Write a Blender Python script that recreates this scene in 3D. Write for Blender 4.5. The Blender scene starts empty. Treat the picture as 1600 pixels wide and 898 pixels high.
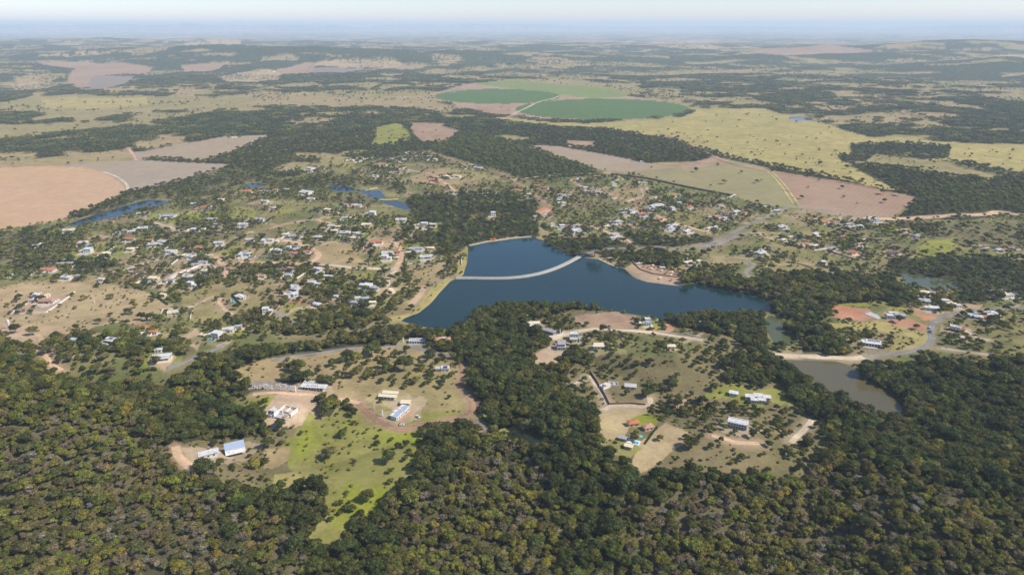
import bpy, math, random
import numpy as np
from mathutils import Vector, Matrix
R = math.radians
rng = np.random.default_rng(7)
random.seed(7)
sc = bpy.context.scene

# ------------------------------------------------------------------ camera, sky, sun, exposure
PITCH = R(20.75); H = 320.0; F = 1081.0; CX, CY = 800.0, 449.0
cam = bpy.data.cameras.new('camera'); camo = bpy.data.objects.new('camera', cam); sc.collection.objects.link(camo)
camo.location = (0, 0, H); camo.rotation_euler = (math.pi / 2 - PITCH, 0, 0)
cam.sensor_width = 36.0; cam.lens = F / 1600 * 36.0; cam.clip_start = 1.0; cam.clip_end = 200000.0
sc.camera = camo
SUN_EL, SUN_AZ = R(46), R(104)          # azimuth clockwise from +Y (the way the camera looks)
w = bpy.data.worlds.new('World'); sc.world = w; w.use_nodes = True
wn = w.node_tree.nodes; wl = w.node_tree.links
sky = wn.new('ShaderNodeTexSky'); sky.sky_type = 'NISHITA'; sky.sun_disc = False
sky.sun_elevation = SUN_EL; sky.sun_rotation = SUN_AZ; sky.altitude = 800; sky.air_density = 1.0; sky.dust_density = 0.5; sky.ozone_density = 1.5
tnt = wn.new('ShaderNodeVectorMath'); tnt.operation = 'MULTIPLY'; tnt.inputs[1].default_value = (0.94, 0.94, 1.12)   # the clean bluish air of the day
wl.new(sky.outputs[0], tnt.inputs[0]); wl.new(tnt.outputs[0], wn['Background'].inputs[0]); wn['Background'].inputs[1].default_value = 0.13
sl = bpy.data.lights.new('sun', 'SUN'); sl.energy = 5.0; sl.angle = R(0.5); sl.color = (1.0, 0.935, 0.83)
so = bpy.data.objects.new('sun', sl); sc.collection.objects.link(so); so.location = (0, 0, 2000)
sd = Vector((math.sin(SUN_AZ) * math.cos(SUN_EL), math.cos(SUN_AZ) * math.cos(SUN_EL), math.sin(SUN_EL)))
so.rotation_euler = sd.to_track_quat('Z', 'Y').to_euler()
vs = sc.view_settings; vs.view_transform = 'Standard'; vs.look = 'None'; vs.exposure = 0.25; vs.gamma = 1.0
sc.render.engine = 'CYCLES'
cy = sc.cycles
cy.max_bounces = 6; cy.diffuse_bounces = 2; cy.glossy_bounces = 2; cy.transmission_bounces = 2; cy.volume_bounces = 4; cy.transparent_max_bounces = 6
cy.use_denoising = True; cy.denoiser = 'OPENIMAGEDENOISE'; cy.denoising_input_passes = 'RGB_ALBEDO_NORMAL'
cy.use_adaptive_sampling = False

# ------------------------------------------------------------------ noise
def _hash(i, j, s):
    n = (i.astype(np.int64) * 374761393 + j.astype(np.int64) * 668265263 + s * 974634777) & 0xFFFFFFFF
    n = ((n ^ (n >> 13)) * 1274126177) & 0xFFFFFFFF
    return ((n ^ (n >> 16)) & 0xFFFF) / 65535.0
def vnoise(x, y, s=0):
    xi = np.floor(x); yi = np.floor(y); fx = x - xi; fy = y - yi
    fx = fx * fx * (3 - 2 * fx); fy = fy * fy * (3 - 2 * fy)
    a = _hash(xi, yi, s); b = _hash(xi + 1, yi, s); c = _hash(xi, yi + 1, s); d = _hash(xi + 1, yi + 1, s)
    return (a + (b - a) * fx) * (1 - fy) + (c + (d - c) * fx) * fy
def fbm(x, y, s=0, o=4):
    v = 0; a = 0.5; t = 0
    for k in range(o):
        v = v + a * vnoise(x * 2 ** k, y * 2 ** k, s + k * 17); t += a; a *= 0.5
    return v / t
def sstep(a, b, x):
    t = np.clip((x - a) / (b - a), 0, 1); return t * t * (3 - 2 * t)

# ------------------------------------------------------------------ pixel of the survey photograph -> point on the ground
cP, sP = math.cos(PITCH), math.sin(PITCH)
def raydir(px, py):
    u = (np.asarray(px, float) - CX) / F; v = (CY - np.asarray(py, float)) / F
    return u, cP + v * sP, -sP + v * cP
def flat(pts, z=0.0):
    p = np.asarray(pts, float); dx, dy, dz = raydir(p[:, 0], p[:, 1]); t = (H - z) / np.maximum(-dz, 1e-4)
    return np.stack([dx * t, dy * t], 1)
def project(x, y, z):
    dz = z - H; d = y * cP - dz * sP; up = y * sP + dz * cP
    d = np.maximum(d, 1e-3)
    return CX + F * x / d, CY - F * up / d, d
def tile(ox, oy, pts, k=3.99): return [(ox + p[0] / k, oy + p[1] / k) for p in pts]

def inpoly(x, y, P):
    res = np.zeros(x.shape, bool)
    m = (x >= P[:, 0].min()) & (x <= P[:, 0].max()) & (y >= P[:, 1].min()) & (y <= P[:, 1].max())
    if not m.any(): return res
    xs, ys = x[m], y[m]; r = np.zeros(xs.shape, bool); n = len(P)
    for i in range(n):
        x1, y1 = P[i]; x2, y2 = P[(i + 1) % n]
        if y1 == y2: continue
        c = ((y1 > ys) != (y2 > ys)) & (xs < (x2 - x1) * (ys - y1) / (y2 - y1) + x1)
        r ^= c
    res[m] = r; return res
def segdist(x, y, P, closed=True):
    d = np.full(x.shape, 1e12); n = len(P)
    for i in range(n if closed else n - 1):
        a = P[i]; b = P[(i + 1) % n]; ab = b - a; L = (ab @ ab) + 1e-9
        t = np.clip(((x - a[0]) * ab[0] + (y - a[1]) * ab[1]) / L, 0, 1)
        d = np.minimum(d, (x - a[0] - t * ab[0]) ** 2 + (y - a[1] - t * ab[1]) ** 2)
    return np.sqrt(d)
def catmull(P, step):
    P = np.asarray(P, float); out = []
    Q = np.vstack([2 * P[0] - P[1], P, 2 * P[-1] - P[-2]])
    for i in range(1, len(Q) - 2):
        n = max(2, int(np.linalg.norm(Q[i + 1] - Q[i]) / step))
        for k in range(n):
            t = k / n
            out.append(0.5 * ((2 * Q[i]) + (-Q[i - 1] + Q[i + 1]) * t + (2 * Q[i - 1] - 5 * Q[i] + 4 * Q[i + 1] - Q[i + 2]) * t * t + (-Q[i - 1] + 3 * Q[i] - 3 * Q[i + 1] + Q[i + 2]) * t ** 3))
    out.append(P[-1]); return np.array(out)

# ------------------------------------------------------------------ lakes (water level z = 0)
LAKES = [
 ('lake', 'deep', [(733,384),(760,378),(800,373),(830,370),(842,374),(852,381),(868,389),(888,398),(908,402),(935,406),(975,420),(990,434),(1010,441),(1060,447),(1085,444),(1110,449),(1150,456),(1180,463),(1202,472),(1203,484),(1180,492),(1120,490),(1080,492),(1040,498),(1000,492),(950,484),(900,478),(840,478),(770,480),(740,488),(730,505),(700,514),(660,510),(625,500),(655,489),(674,474),(689,456),(704,440),(724,431),(731,410)], 'deep blue lake with wooded banks, crossed by a curved pale causeway'),
 ('pond', 'olive', [(1225,562),(1310,565),(1333,574),(1342,590),(1375,606),(1400,623),(1414,645),(1395,652),(1350,640),(1300,615),(1260,592),(1228,572)], 'murky olive pond between two dense woods at the right'),
 ('pond', 'green', [(1200,492),(1220,498),(1232,506),(1218,514),(1240,524),(1247,535),(1215,542),(1203,524),(1195,505)], 'shallow green pond above the dirt dam'),
 ('pond', 'green', [(1408,427),(1440,430),(1480,437),(1497,444),(1480,452),(1440,450),(1415,444)], 'greenish pond under woods at the upper right of the houses'),
 ('river_reservoir', 'blue', tile(0,225,[(420,505),(520,465),(640,433),(740,402),(850,365),(930,350),(1070,358),(1010,385),(880,402),(800,432),(700,458),(620,474),(540,496),(470,512)]), 'long narrow blue reservoir beside the bare tan field'),
 ('reservoir', 'blue', tile(400,225,[(425,268),(520,260),(590,270),(620,288),(560,300),(480,288)]), 'small blue reservoir among trees, first of a chain of three'),
 ('reservoir', 'blue', tile(400,225,[(630,292),(680,284),(770,290),(808,335),(780,343),(740,345),(700,318)]), 'blue reservoir with a grassy dam, middle of a chain of three'),
 ('reservoir', 'blue', tile(400,225,[(770,352),(830,350),(890,355),(975,400),(930,408),(860,388),(800,370)]), 'narrow blue reservoir running into the woods, last of three'),
 ('pond', 'deep', tile(0,225,[(1520,255),(1560,245),(1640,250),(1620,272),(1540,268)]), 'tiny dark pond hidden among trees at the village edge'),
 ('far_lake', 'blue', tile(1200,0,[(128,728),(200,730),(285,742),(270,752),(180,750),(130,744)]), 'far blue lake at the end of the yellow-green pasture'),
]
LK = [flat(l[2]) for l in LAKES]
X0, X1, Y0, Y1, RS = -2800.0, 2800.0, 200.0, 4600.0, 8.0
gx = np.arange(X0, X1 + 1, RS); gy = np.arange(Y0, Y1 + 1, RS)
GX, GY = np.meshgrid(gx, gy)
DF = np.full(GX.shape, 1e5)
for P in LK:
    sub = (GX > P[:, 0].min() - 500) & (GX < P[:, 0].max() + 500) & (GY > P[:, 1].min() - 500) & (GY < P[:, 1].max() + 500)
    if not sub.any(): continue
    xs, ys = GX[sub], GY[sub]; d = segdist(xs, ys, P); d = np.where(inpoly(xs, ys, P), -d, d)
    DF[sub] = np.minimum(DF[sub], d)
DF = np.minimum(DF, 500)
def samp(A, x, y, out=500.0):
    fx = (x - X0) / RS; fy = (y - Y0) / RS
    ok = (fx >= 0) & (fy >= 0) & (fx < A.shape[1] - 1.001) & (fy < A.shape[0] - 1.001)
    fx = np.clip(fx, 0, A.shape[1] - 1.01); fy = np.clip(fy, 0, A.shape[0] - 1.01)
    i = fx.astype(int); j = fy.astype(int); u = fx - i; v = fy - j
    r = (A[j, i] * (1 - u) + A[j, i + 1] * u) * (1 - v) + (A[j + 1, i] * (1 - u) + A[j + 1, i + 1] * u) * v
    return np.where(ok, r, out)

# ------------------------------------------------------------------ relief
HILLS = [  # x, y, height, sx, sy, turn
 (330, 470, 42, 190, 110, 20), (-420, 520, 30, 210, 120, -15), (60, 430, 22, 90, 70, 0), (170, 640, 12, 110, 90, 0),
 (-80, 800, 9, 150, 70, 0), (780, 620, 26, 160, 140, 0), (-250, 1150, 10, 260, 130, 0), (600, 1500, 14, 350, 200, 0),
 (-1700, 6300, 90, 1500, 500, 5), (-3600, 7000, 88, 1300, 700, -10), (5200, 7600, 140, 2100, 620, -6), (3600, 5200, 60, 900, 420, -14),
 (800, 7000, 35, 1500, 500, 8), (2200, 9500, 60, 2600, 700, 0), (-6000, 11000, 110, 2600, 900, 0), (-500, 11500, 45, 2500, 800, 4),
 (-4600, 4700, 70, 900, 500, 10), (4500, 3900, 60, 900, 400, 0), (3000, 6300, 60, 1200, 420, 8), (6500, 5600, 80, 1500, 500, -8), (-900, 8600, 60, 1500, 450, 0), (-5200, 8200, 80, 1500, 500, 6)]
MESA = [(-24500, 38000, 365, 9500, 1900), (-13500, 40000, 335, 5600, 1700), (-3200, 44000, 375, 6200, 1800), (2500, 47000, 300, 4500, 1800), (12000, 44000, 260, 9000, 2500), (29000, 40000, 330, 9000, 2200)]
def height(x, y):
    x = np.asarray(x, float); y = np.asarray(y, float)
    r = np.hypot(x, y); df = samp(DF, x, y)
    amp = 8 + 30 * sstep(2500, 6500, r) - 14 * sstep(9000, 20000, r)
    h = amp * (fbm(x / 900, y / 900, 3, 3) - 0.35) * 1.2
    h += sstep(3500, 6500, r) * (1 - .6 * sstep(9000, 20000, r)) * 34 * (1 - np.abs(2 * fbm(x / 1300, y / 1000, 31, 3) - 1) * 2)
    h += 5 * (vnoise(x / 130, y / 130, 8) - 0.5)
    # drainage gullies in the wooded foreground
    g = np.abs(fbm(x / 260 + 3.3, y / 330, 12, 2) - 0.5) * 2
    h += -24 * np.exp(-(g / 0.17) ** 2) * (1 - sstep(620, 800, r))
    for hx, hy, ha, sx, sy, rt in HILLS:
        c, s = math.cos(R(rt)), math.sin(R(rt)); dx, dy = x - hx, y - hy
        h += ha * np.exp(-(((dx * c + dy * s) / sx) ** 2 + ((-dx * s + dy * c) / sy) ** 2) * 0.7)
    for hx, hy, ha, sx, sy in MESA:
        q = ((x - hx) / sx) ** 2 + ((y - hy) / sy) ** 2
        h += (ha - 40) * (1 - sstep(0.45, 1.5, q)) * (0.86 + 0.28 * vnoise(x / 2500, y / 3000, 5))
    s = sstep(2, 190, df)
    h = (np.maximum(h, 0.5) + 0.5) * s + 1.3 * sstep(-7, 7, df) * (1 - s * 0.3) - 1.5 * (df < 3) * (1 - sstep(-7, 3, df)) - 0.55
    h -= 1.2 * (r > 20000) * 0
    return h
def unproj(pts, zoff=0.0):
    """walk along the sight line until it meets the relief"""
    p = np.asarray(pts, float).reshape(-1, 2); dx, dy, dz = raydir(p[:, 0], p[:, 1]); dz = np.minimum(dz, -0.004)
    tmax = H / -dz * 1.02; t = np.full(len(p), 200.0); done = np.zeros(len(p), bool); lo = t.copy(); hi = tmax.copy()
    zoff = np.broadcast_to(np.asarray(zoff, float), t.shape)
    f = np.maximum(200.0, (H - 250.0 * (tmax > 5500) - 75) / -dz) ; f = np.minimum(f, tmax * .98)
    while not done.all():
        a = np.nonzero(~done)[0]; f2 = f[a] * 1.015
        z = H + dz[a] * f2 - zoff[a]; hit = (z <= height(dx[a] * f2, dy[a] * f2)) | (f2 >= tmax[a])
        lo[a[hit]] = f[a[hit]]; hi[a[hit]] = f2[hit]; done[a[hit]] = True; f[a] = f2
    for _ in range(10):
        m = (lo + hi) / 2; under = H + dz * m - zoff <= height(dx * m, dy * m)
        hi = np.where(under, m, hi); lo = np.where(under, lo, m)
    t = (lo + hi) / 2; return np.stack([dx * t, dy * t], 1)

# ------------------------------------------------------------------ land cover, painted in order (class, canopy offset, ragged edge, outline)
PL = []
def A(c, pts, zo=0.0, rag=0.0, oid=None): PL.append([c, zo, rag, pts, oid])
A('V', [(-1500,352),(0,352),(170,336),(270,300),(400,262),(560,240),(700,232),(800,246),(940,262),(1200,300),(1400,325),(1600,330),(3200,330),(3200,1600),(-1500,1600)])
# far and middle distance
A('P', [(-600,168),(0,162),(40,150),(150,148),(330,152),(420,142),(480,150),(470,162),(400,168),(330,172),(280,172),(180,180),(120,192),(85,180),(0,176),(-600,180)], 0, .4)
A('Y', [(60,153),(220,153),(225,165),(170,170),(60,168)], 0, .5)
A('F', [(-600,180),(0,172),(40,176),(82,180),(78,187),(0,190),(-600,196)], 0, .5)
A('P', [(-600,200),(0,193),(60,197),(110,195),(240,184),(320,172),(330,176),(235,192),(170,200),(100,207),(50,214),(0,222),(-600,232)], 0, .5)
A('F', [(-600,232),(0,217),(100,206),(230,190),(330,178),(400,168),(470,172),(560,165),(640,168),(700,176),(760,186),(800,193),(800,215),(735,206),(716,207),(690,216),(672,232),(620,240),(560,250),(500,262),(440,276),(400,266),(320,252),(350,238),(390,226),(427,210),(350,213),(228,228),(210,236),(100,242),(0,248),(-600,262)], 4, .5)
A('P', [(400,150),(520,148),(600,142),(680,142),(700,150),(690,160),(730,170),(700,178),(640,169),(560,168),(480,166),(420,165)], 0, .5)
A('F', [(150,186),(250,171),(256,180),(200,190),(150,196)], 0, .4)
A('G', [(572,203),(600,193),(625,198),(645,212),(640,222),(610,219),(600,226),(570,230),(578,215)], 0, .7)
A('R', [(640,190),(720,194),(735,203),(700,220),(664,222),(645,205)], 0, .6)
A('P', [(-600,262),(0,252),(100,243),(200,232),(212,246),(228,250),(200,253),(60,262),(0,264),(-600,270)], 0, .3)
A('R', [(55,98),(140,96),(240,108),(230,116),(160,118),(130,140),(120,140),(100,120),(120,108),(70,102)], 0, .2, 'field')
A('K', [(150,118),(210,120),(190,135),(135,142),(140,125)], 0, 0, 'field')
A('R', [(283,103),(355,95),(358,98),(345,107),(320,113),(290,113)], 0, 0, 'field')
A('Q', [(10,130),(50,127),(75,140),(40,143),(10,138)], 0, .5)
A('Q', [(335,123),(400,110),(480,112),(462,121),(400,130),(350,129)], 0, .3)
A('R', [(430,108),(480,98),(492,98),(482,121),(440,115)], 0, 0, 'field')
A('Q', [(495,100),(520,92),(620,97),(627,103),(600,107),(500,104)], 0, .3)
A('K', [(490,106),(570,107),(560,115),(488,121)], 0, 0, 'field')
A('Q', [(120,80),(170,79),(175,84),(125,86)], 0, .4); A('Q', [(60,85),(110,86),(120,90),(60,90)], 0, .4)
A('F', [(-600,70),(0,62),(90,66),(160,72),(180,80),(120,78),(30,74),(-600,88)], 0, .5)
A('F', [(250,110),(180,95),(280,75),(400,72),(530,75),(560,88),(480,96),(420,110),(360,98),(280,102)], 0, .4)
A('F', [(-600,110),(0,98),(60,100),(115,112),(105,130),(60,126),(0,130),(-600,140)], 0, .5)
A('F', [(440,118),(560,112),(640,112),(720,122),(720,135),(640,140),(540,140),(430,135)], 0, .5)
A('P', [(790,125),(900,124),(1000,136),(1100,152),(1160,164),(1090,168),(1000,150),(900,142)], 0, .3)
A('S', [(678,145),(740,130),(800,131),(900,142),(1000,152),(1070,164),(1083,173),(1060,180),(990,187),(920,190),(850,188),(800,182),(760,170),(720,166),(684,158)], 0, .2)
A('R', [(700,165),(800,168),(800,184),(760,178)], 0, .3)
A('c', [(735,130),(800,125),(960,140),(985,150),(940,153),(880,150),(810,139)], 0, 0, 'irrigated_field')
A('Y', [(760,185),(800,184),(860,191),(920,195),(950,203),(880,200),(800,192)], 0, .4)
A('Y', [(860,191),(920,193),(1060,184),(1082,176),(1085,170),(1190,169),(1240,183),(1290,193),(1340,210),(1380,222),(1370,240),(1310,243),(1340,262),(1400,285),(1440,300),(1380,295),(1290,275),(1200,258),(1130,243),(1100,232),(1050,217),(950,202)], 0, .1)
A('F', [(690,193),(740,184),(800,190),(880,198),(950,205),(1030,216),(1080,226),(1117,243),(1105,253),(1060,261),(1000,250),(900,236),(850,226),(790,222),(730,206)], 4, .15)
A('S', [(885,219),(940,222),(935,232),(895,230)], 0, .5)
A('N', [(716,207),(770,210),(850,236),(930,264),(932,271),(830,277),(780,262),(700,240),(672,232)], 5, 0)
A('U', [(815,227),(870,228),(990,250),(1060,263),(1000,268),(960,268),(930,263),(880,245)], 0, 0, 'field')
A('p', [(960,268),(1000,267),(1060,262),(1110,255),(1130,246),(1200,262),(1225,300),(1245,324),(1195,322),(1150,308),(1050,285)], 0, 0, 'pasture')
A('R', [(1207,266),(1290,281),(1430,307),(1425,318),(1395,338),(1350,342),(1300,336),(1250,324),(1228,300)], 0, 0, 'field')
A('S', [(1060,258),(1110,250),(1130,244),(1140,252),(1105,262),(1065,264)], 0, .5)
A('Y', [(1300,205),(1400,215),(1500,222),(1600,225),(2400,235),(2400,285),(1600,272),(1560,265),(1500,252),(1420,248),(1370,242)], 0, .5)
A('F', [(1330,224),(1400,221),(1487,227),(1482,244),(1420,249),(1372,240),(1328,236)], 4, .1)
A('P', [(1370,240),(1420,247),(1500,255),(1560,272),(1550,280),(1480,274),(1420,265),(1350,254)], 0, .2)
A('W', [(1485,251),(1530,257),(1600,265),(2400,280),(2400,292),(1600,277),(1555,270),(1500,259)], 4, .2)
A('F', [(1308,243),(1335,249),(1362,256),(1390,262),(1430,268),(1480,276),(1540,285),(1600,291),(2400,312),(2400,345),(1600,332),(1540,331),(1450,322),(1432,308),(1425,296),(1390,287),(1370,276),(1340,262)], 4, .12)
A('N', [(1430,284),(1600,292),(2400,310),(2400,345),(1600,332),(1540,331),(1440,311)], 5, .1)
A('F', [(1395,340),(1420,320),(1470,322),(1550,331),(1540,335),(1460,339)], 4, .4)
A('F', [(1000,128),(1200,136),(1300,155),(1420,170),(1400,200),(1290,190),(1240,182),(1180,168),(1090,165),(1000,148)], 0, .5)
A('T', [(-1200,262),(0,262),(80,259),(130,262),(160,268),(187,283),(199,297),(187,306),(150,322),(105,340),(62,350),(0,358),(-1200,410)], 0, 0, 'field')
A('U', [(82,260),(125,255),(212,250),(360,257),(325,273),(282,285),(212,297),(200,298),(187,283),(160,268),(130,262)], 0, .1, 'field')
A('U', [(208,238),(232,235),(350,213),(427,210),(392,226),(322,251),(232,247),(215,250)], 0, .1, 'field')
# woods round the village
for pts in [
 [(-400,375),(0,362),(62,353),(105,343),(150,326),(200,302),(245,290),(300,280),(330,262),(400,266),(425,282),(400,292),(330,300),(280,312),(265,312),(232,311),(212,313),(175,322),(110,347),(105,354),(60,366),(0,384)],
 [(-300,400),(0,390),(60,370),(110,362),(130,372),(100,387),(30,400),(0,404)],
 [(415,283),(460,278),(505,272),(530,268),(552,262),(562,268),(540,287),(505,290),(475,292),(440,296),(415,297)],
 [(560,287),(590,281),(612,285),(625,300),(607,304),(600,298),(588,295)],
 [(505,310),(540,302),(575,298),(590,312),(585,320),(545,318)],
 [(560,170),(600,168),(700,178),(690,186),(600,180)],
 [(1410,352),(1450,342),(1600,345),(2000,350),(2000,392),(1600,387),(1530,385),(1470,372),(1420,362)],
 [(245,352),(350,350),(380,362),(330,372),(280,372),(200,378)],
 [(10,545),(70,530),(110,520),(90,540),(110,570),(60,558)],
 [(170,520),(220,518),(260,535),(290,545),(290,560),(230,555),(180,545)]]:
    A('W', pts, 4, .6)
for pts in [
 [(22,402),(90,396),(155,405),(195,398),(197,406),(155,420),(60,416),(22,409)],
 [(622,314),(650,303),(695,297),(712,302),(725,294),(800,302),(832,314),(838,362),(800,370),(727,383),(700,392),(663,382),(637,382),(612,374),(617,352),(652,342),(640,327)],
 [(838,380),(850,366),(900,368),(935,368),(985,376),(985,386),(940,392),(918,399),(900,402),(885,398),(850,382)],
 [(980,360),(1025,357),(1040,370),(1120,366),(1125,375),(1060,380),(1010,384),(978,374)],
 [(982,390),(1025,384),(1070,393),(1075,410),(1020,410),(985,401)],
 [(1070,442),(1080,428),(1100,422),(1170,432),(1220,432),(1290,418),(1330,422),(1385,422),(1410,444),(1440,456),(1400,472),(1350,468),(1300,476),(1270,500),(1300,510),(1330,540),(1310,556),(1250,554),(1245,525),(1225,512),(1240,500),(1203,472),(1150,455),(1110,447)],
 [(1385,402),(1450,390),(1520,394),(1600,402),(2200,420),(2200,470),(1600,462),(1500,464),(1500,444),(1440,429),(1400,424),(1380,412)],
 [(420,508),(500,475),(540,482),(590,484),(600,494),(560,505),(500,512),(450,520)]]:
    A('F', pts, 5, .5)
A('V', [(732,334),(765,334),(762,342),(738,342)], 0, .5)
# pastures, lawns and bare plots of the village
A('Q', [(-300,470),(0,446),(100,440),(160,445),(235,450),(262,480),(232,503),(150,508),(90,525),(60,528),(40,515),(0,508),(-300,520)], 0, .6)
A('P', tile(400,225,[(400,600),(560,620),(660,740),(620,765),(400,735),(385,700)]), 0, .5)
A('P', [(270,455),(330,450),(400,455),(410,480),(330,505),(280,500)], 0, .6)
A('P', [(660,395),(700,400),(690,430),(640,435),(620,415)], 0, .5)
A('P', [(1195,408),(1270,408),(1290,425),(1250,432),(1200,425)], 0, .4)
A('P', [(640,275),(700,262),(760,270),(800,285),(760,290),(690,292),(640,285)], 0, .5)
for pts in [tile(0,225,[(960,480),(1130,430),(1330,420),(1340,470),(1150,480),(1060,515)]), tile(0,225,[(1350,450),(1440,400),(1596,400),(1596,460),(1420,475)]), tile(0,225,[(1330,680),(1450,640),(1596,640),(1596,680),(1440,715),(1370,710)]),
            tile(0,225,[(600,615),(740,605),(800,625),(720,645),(620,650)]), tile(0,225,[(780,640),(850,630),(900,655),(830,665)]), tile(400,225,[(90,430),(160,395),(260,405),(210,435),(110,445)]), tile(400,225,[(490,130),(600,120),(600,145),(500,150)]),
            tile(0,225,[(1050,570),(1180,575),(1200,600),(1080,590)]), tile(1200,450,[(350,95),(500,82),(720,85),(730,115),(540,105),(380,100)]), tile(1200,450,[(700,115),(860,110),(880,145),(760,145)]), tile(400,450,[(140,130),(230,90),(320,150),(270,200),(200,180)]),
            tile(400,225,[(560,810),(700,800),(760,830),(700,860),(600,850)]), tile(1200,225,[(850,680),(1010,600),(1110,580),(1130,640),(1020,700),(900,710)]), [(1160,400),(1185,398),(1180,412),(1162,410)]]:
    A('g', pts, 0, .4)
for pts in [[(1278,484),(1310,474),(1350,480),(1364,498),(1340,500),(1300,492)], tile(1200,450,[(700,150),(760,160),(900,190),(990,240),(980,260),(840,235),(740,225)]), tile(400,450,[(185,85),(235,65),(290,70),(270,95),(200,98)]), tile(800,225,[(740,375),(850,360),(880,385),(820,410),(760,400)]),
            tile(800,225,[(120,415),(180,390),(250,395),(230,430),(150,445)]), tile(1200,450,[(880,100),(980,130),(1020,180),(960,195),(870,130)])]:
    A('O', pts, 0, .4)
for pts in [tile(0,225,[(1060,500),(1150,530),(1100,555),(980,560),(940,530)]), tile(0,225,[(450,620),(600,570),(720,575),(700,600),(560,610)]), tile(1200,225,[(330,800),(400,765),(480,770),(420,800),(340,820)]), tile(0,225,[(550,850),(640,835),(680,860),(640,880),(560,875)]),
            tile(400,450,[(700,20),(830,0),(860,30),(760,55)]), tile(0,450,[(0,195),(120,210),(250,290),(300,420),(250,400),(180,330),(80,290),(0,280)]), tile(1200,450,[(1200,90),(1350,100),(1330,130),(1230,125)]), tile(0,450,[(1100,310),(1260,250),(1300,330),(1240,400),(1150,370)])]:
    A('D', pts, 0, .5)
A('Y', [(598,500),(625,492),(655,478),(668,460),(680,445),(700,434),(712,434),(704,440),(689,456),(674,474),(655,489),(625,500),(612,505)], 0, .3)
A('D', [(640,480),(662,462),(672,446),(664,444),(650,460),(630,475)], 0, .4)
A('Y', [(725,431),(716,433),(715,415),(722,395),(733,385),(732,395),(732,410)], 0, .2)
A('D', [(975,421),(990,410),(1030,415),(1065,430),(1068,440),(1060,447),(1010,441),(990,434)], 0, .2)
# wooded foreground and its clearings
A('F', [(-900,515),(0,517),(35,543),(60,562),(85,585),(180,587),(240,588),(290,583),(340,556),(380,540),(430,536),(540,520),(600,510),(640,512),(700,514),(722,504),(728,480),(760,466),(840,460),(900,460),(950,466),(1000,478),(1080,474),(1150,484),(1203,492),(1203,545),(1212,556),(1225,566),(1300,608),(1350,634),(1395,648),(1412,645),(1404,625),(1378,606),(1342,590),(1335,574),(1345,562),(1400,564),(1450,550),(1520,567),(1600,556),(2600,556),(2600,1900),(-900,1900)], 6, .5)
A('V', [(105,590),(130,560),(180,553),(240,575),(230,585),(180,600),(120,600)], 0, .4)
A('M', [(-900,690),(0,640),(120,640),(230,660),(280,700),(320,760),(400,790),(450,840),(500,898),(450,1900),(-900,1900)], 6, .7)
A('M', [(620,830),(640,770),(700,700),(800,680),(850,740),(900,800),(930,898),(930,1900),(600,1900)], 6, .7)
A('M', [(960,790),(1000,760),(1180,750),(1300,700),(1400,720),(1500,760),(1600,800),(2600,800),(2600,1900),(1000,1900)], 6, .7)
A('P', [(355,583),(420,560),(500,552),(560,545),(620,543),(700,550),(716,562),(722,590),(735,622),(740,640),(700,655),(650,668),(600,662),(560,640),(520,622),(490,605),(480,592),(390,603),(370,594)], 0, .2)
A('K', [(385,597),(440,597),(470,600),(470,613),(385,610)], 0, .3)
A('G', [(358,622),(432,618),(428,642),(405,652),(372,640)], 0, .3)
A('D', [(430,618),(490,614),(505,650),(470,668),(408,670),(415,640)], 0, .3)
A('B', [(275,700),(300,688),(345,684),(390,684),(470,668),(480,700),(450,765),(420,775),(360,762),(335,745),(290,732)], 0, .5)
A('Y', [(425,742),(480,735),(480,765),(440,772),(420,760)], 0, .5)
A('g', [(480,648),(545,637),(600,660),(648,674),(658,700),(632,735),(622,775),(585,798),(555,826),(522,842),(480,868),(468,862),(505,815),(505,770),(450,735),(432,705),(462,680)], 0, 1.1)
A('G', [(488,652),(545,641),(575,646),(600,666),(636,676),(648,690),(650,712),(620,738),(615,770),(585,785),(565,770),(545,755),(510,742),(470,722),(462,700),(472,682)], 0, .75)
A('G', [(540,760),(600,765),(600,790),(560,822),(520,842),(485,868),(478,862),(515,815),(528,790)], 0, .8)
A('P', [(405,705),(455,700),(450,720),(410,735),(400,730)], 0, .5)
A('g', [(590,640),(640,645),(760,640),(745,655),(690,668),(660,675),(600,665)], 0, .4)
A('g', [(745,648),(760,645),(775,668),(768,675)], 0, .3)
A('g', [(780,674),(805,670),(842,690),(832,700),(800,694)], 0, .6)
A('K', [(733,652),(745,650),(766,672),(758,682),(745,672)], 0, .1)
A('B', [(830,500),(900,485),(1000,490),(1040,500),(1075,512),(1150,530),(1180,560),(1220,600),(1250,640),(1290,660),(1300,690),(1280,735),(1220,755),(1120,745),(1080,735),(1060,745),(1000,748),(960,722),(935,702),(935,650),(900,622),(880,600),(900,570),(930,560),(920,545),(870,548),(832,572),(830,548),(860,540),(835,520)], 0, .3)
A('W', [(1130,560),(1185,558),(1225,595),(1170,602),(1130,592)], 5, .6)
A('W', [(1000,590),(1040,578),(1072,590),(1055,606),(1012,604)], 5, .5)
A('R', [(905,495),(960,487),(1000,495),(990,512),(930,512),(905,505)], 0, .4)
A('V', [(905,525),(960,520),(1030,527),(1110,545),(1110,562),(1000,556),(920,560)], 0, .3)
A('P', [(920,528),(975,524),(972,540),(980,552),(922,556)], 0, .2)
A('D', [(830,572),(834,550),(865,538),(885,545),(900,553),(880,562),(868,568),(845,577)], 0, .3)
A('O', [(1002,507),(1045,504),(1055,514),(1045,519),(1002,516)], 0, .3)
A('q', [(937,640),(960,631),(1010,632),(1012,650),(988,660),(972,690),(938,702),(938,670)], 0, .2)
A('q', [(990,722),(1000,690),(1040,660),(1078,675),(1070,695),(1030,722),(1000,738)], 0, .2)
A('G', [(988,655),(1008,643),(1030,655),(1018,668),(992,668)], 0, .2)
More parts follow.
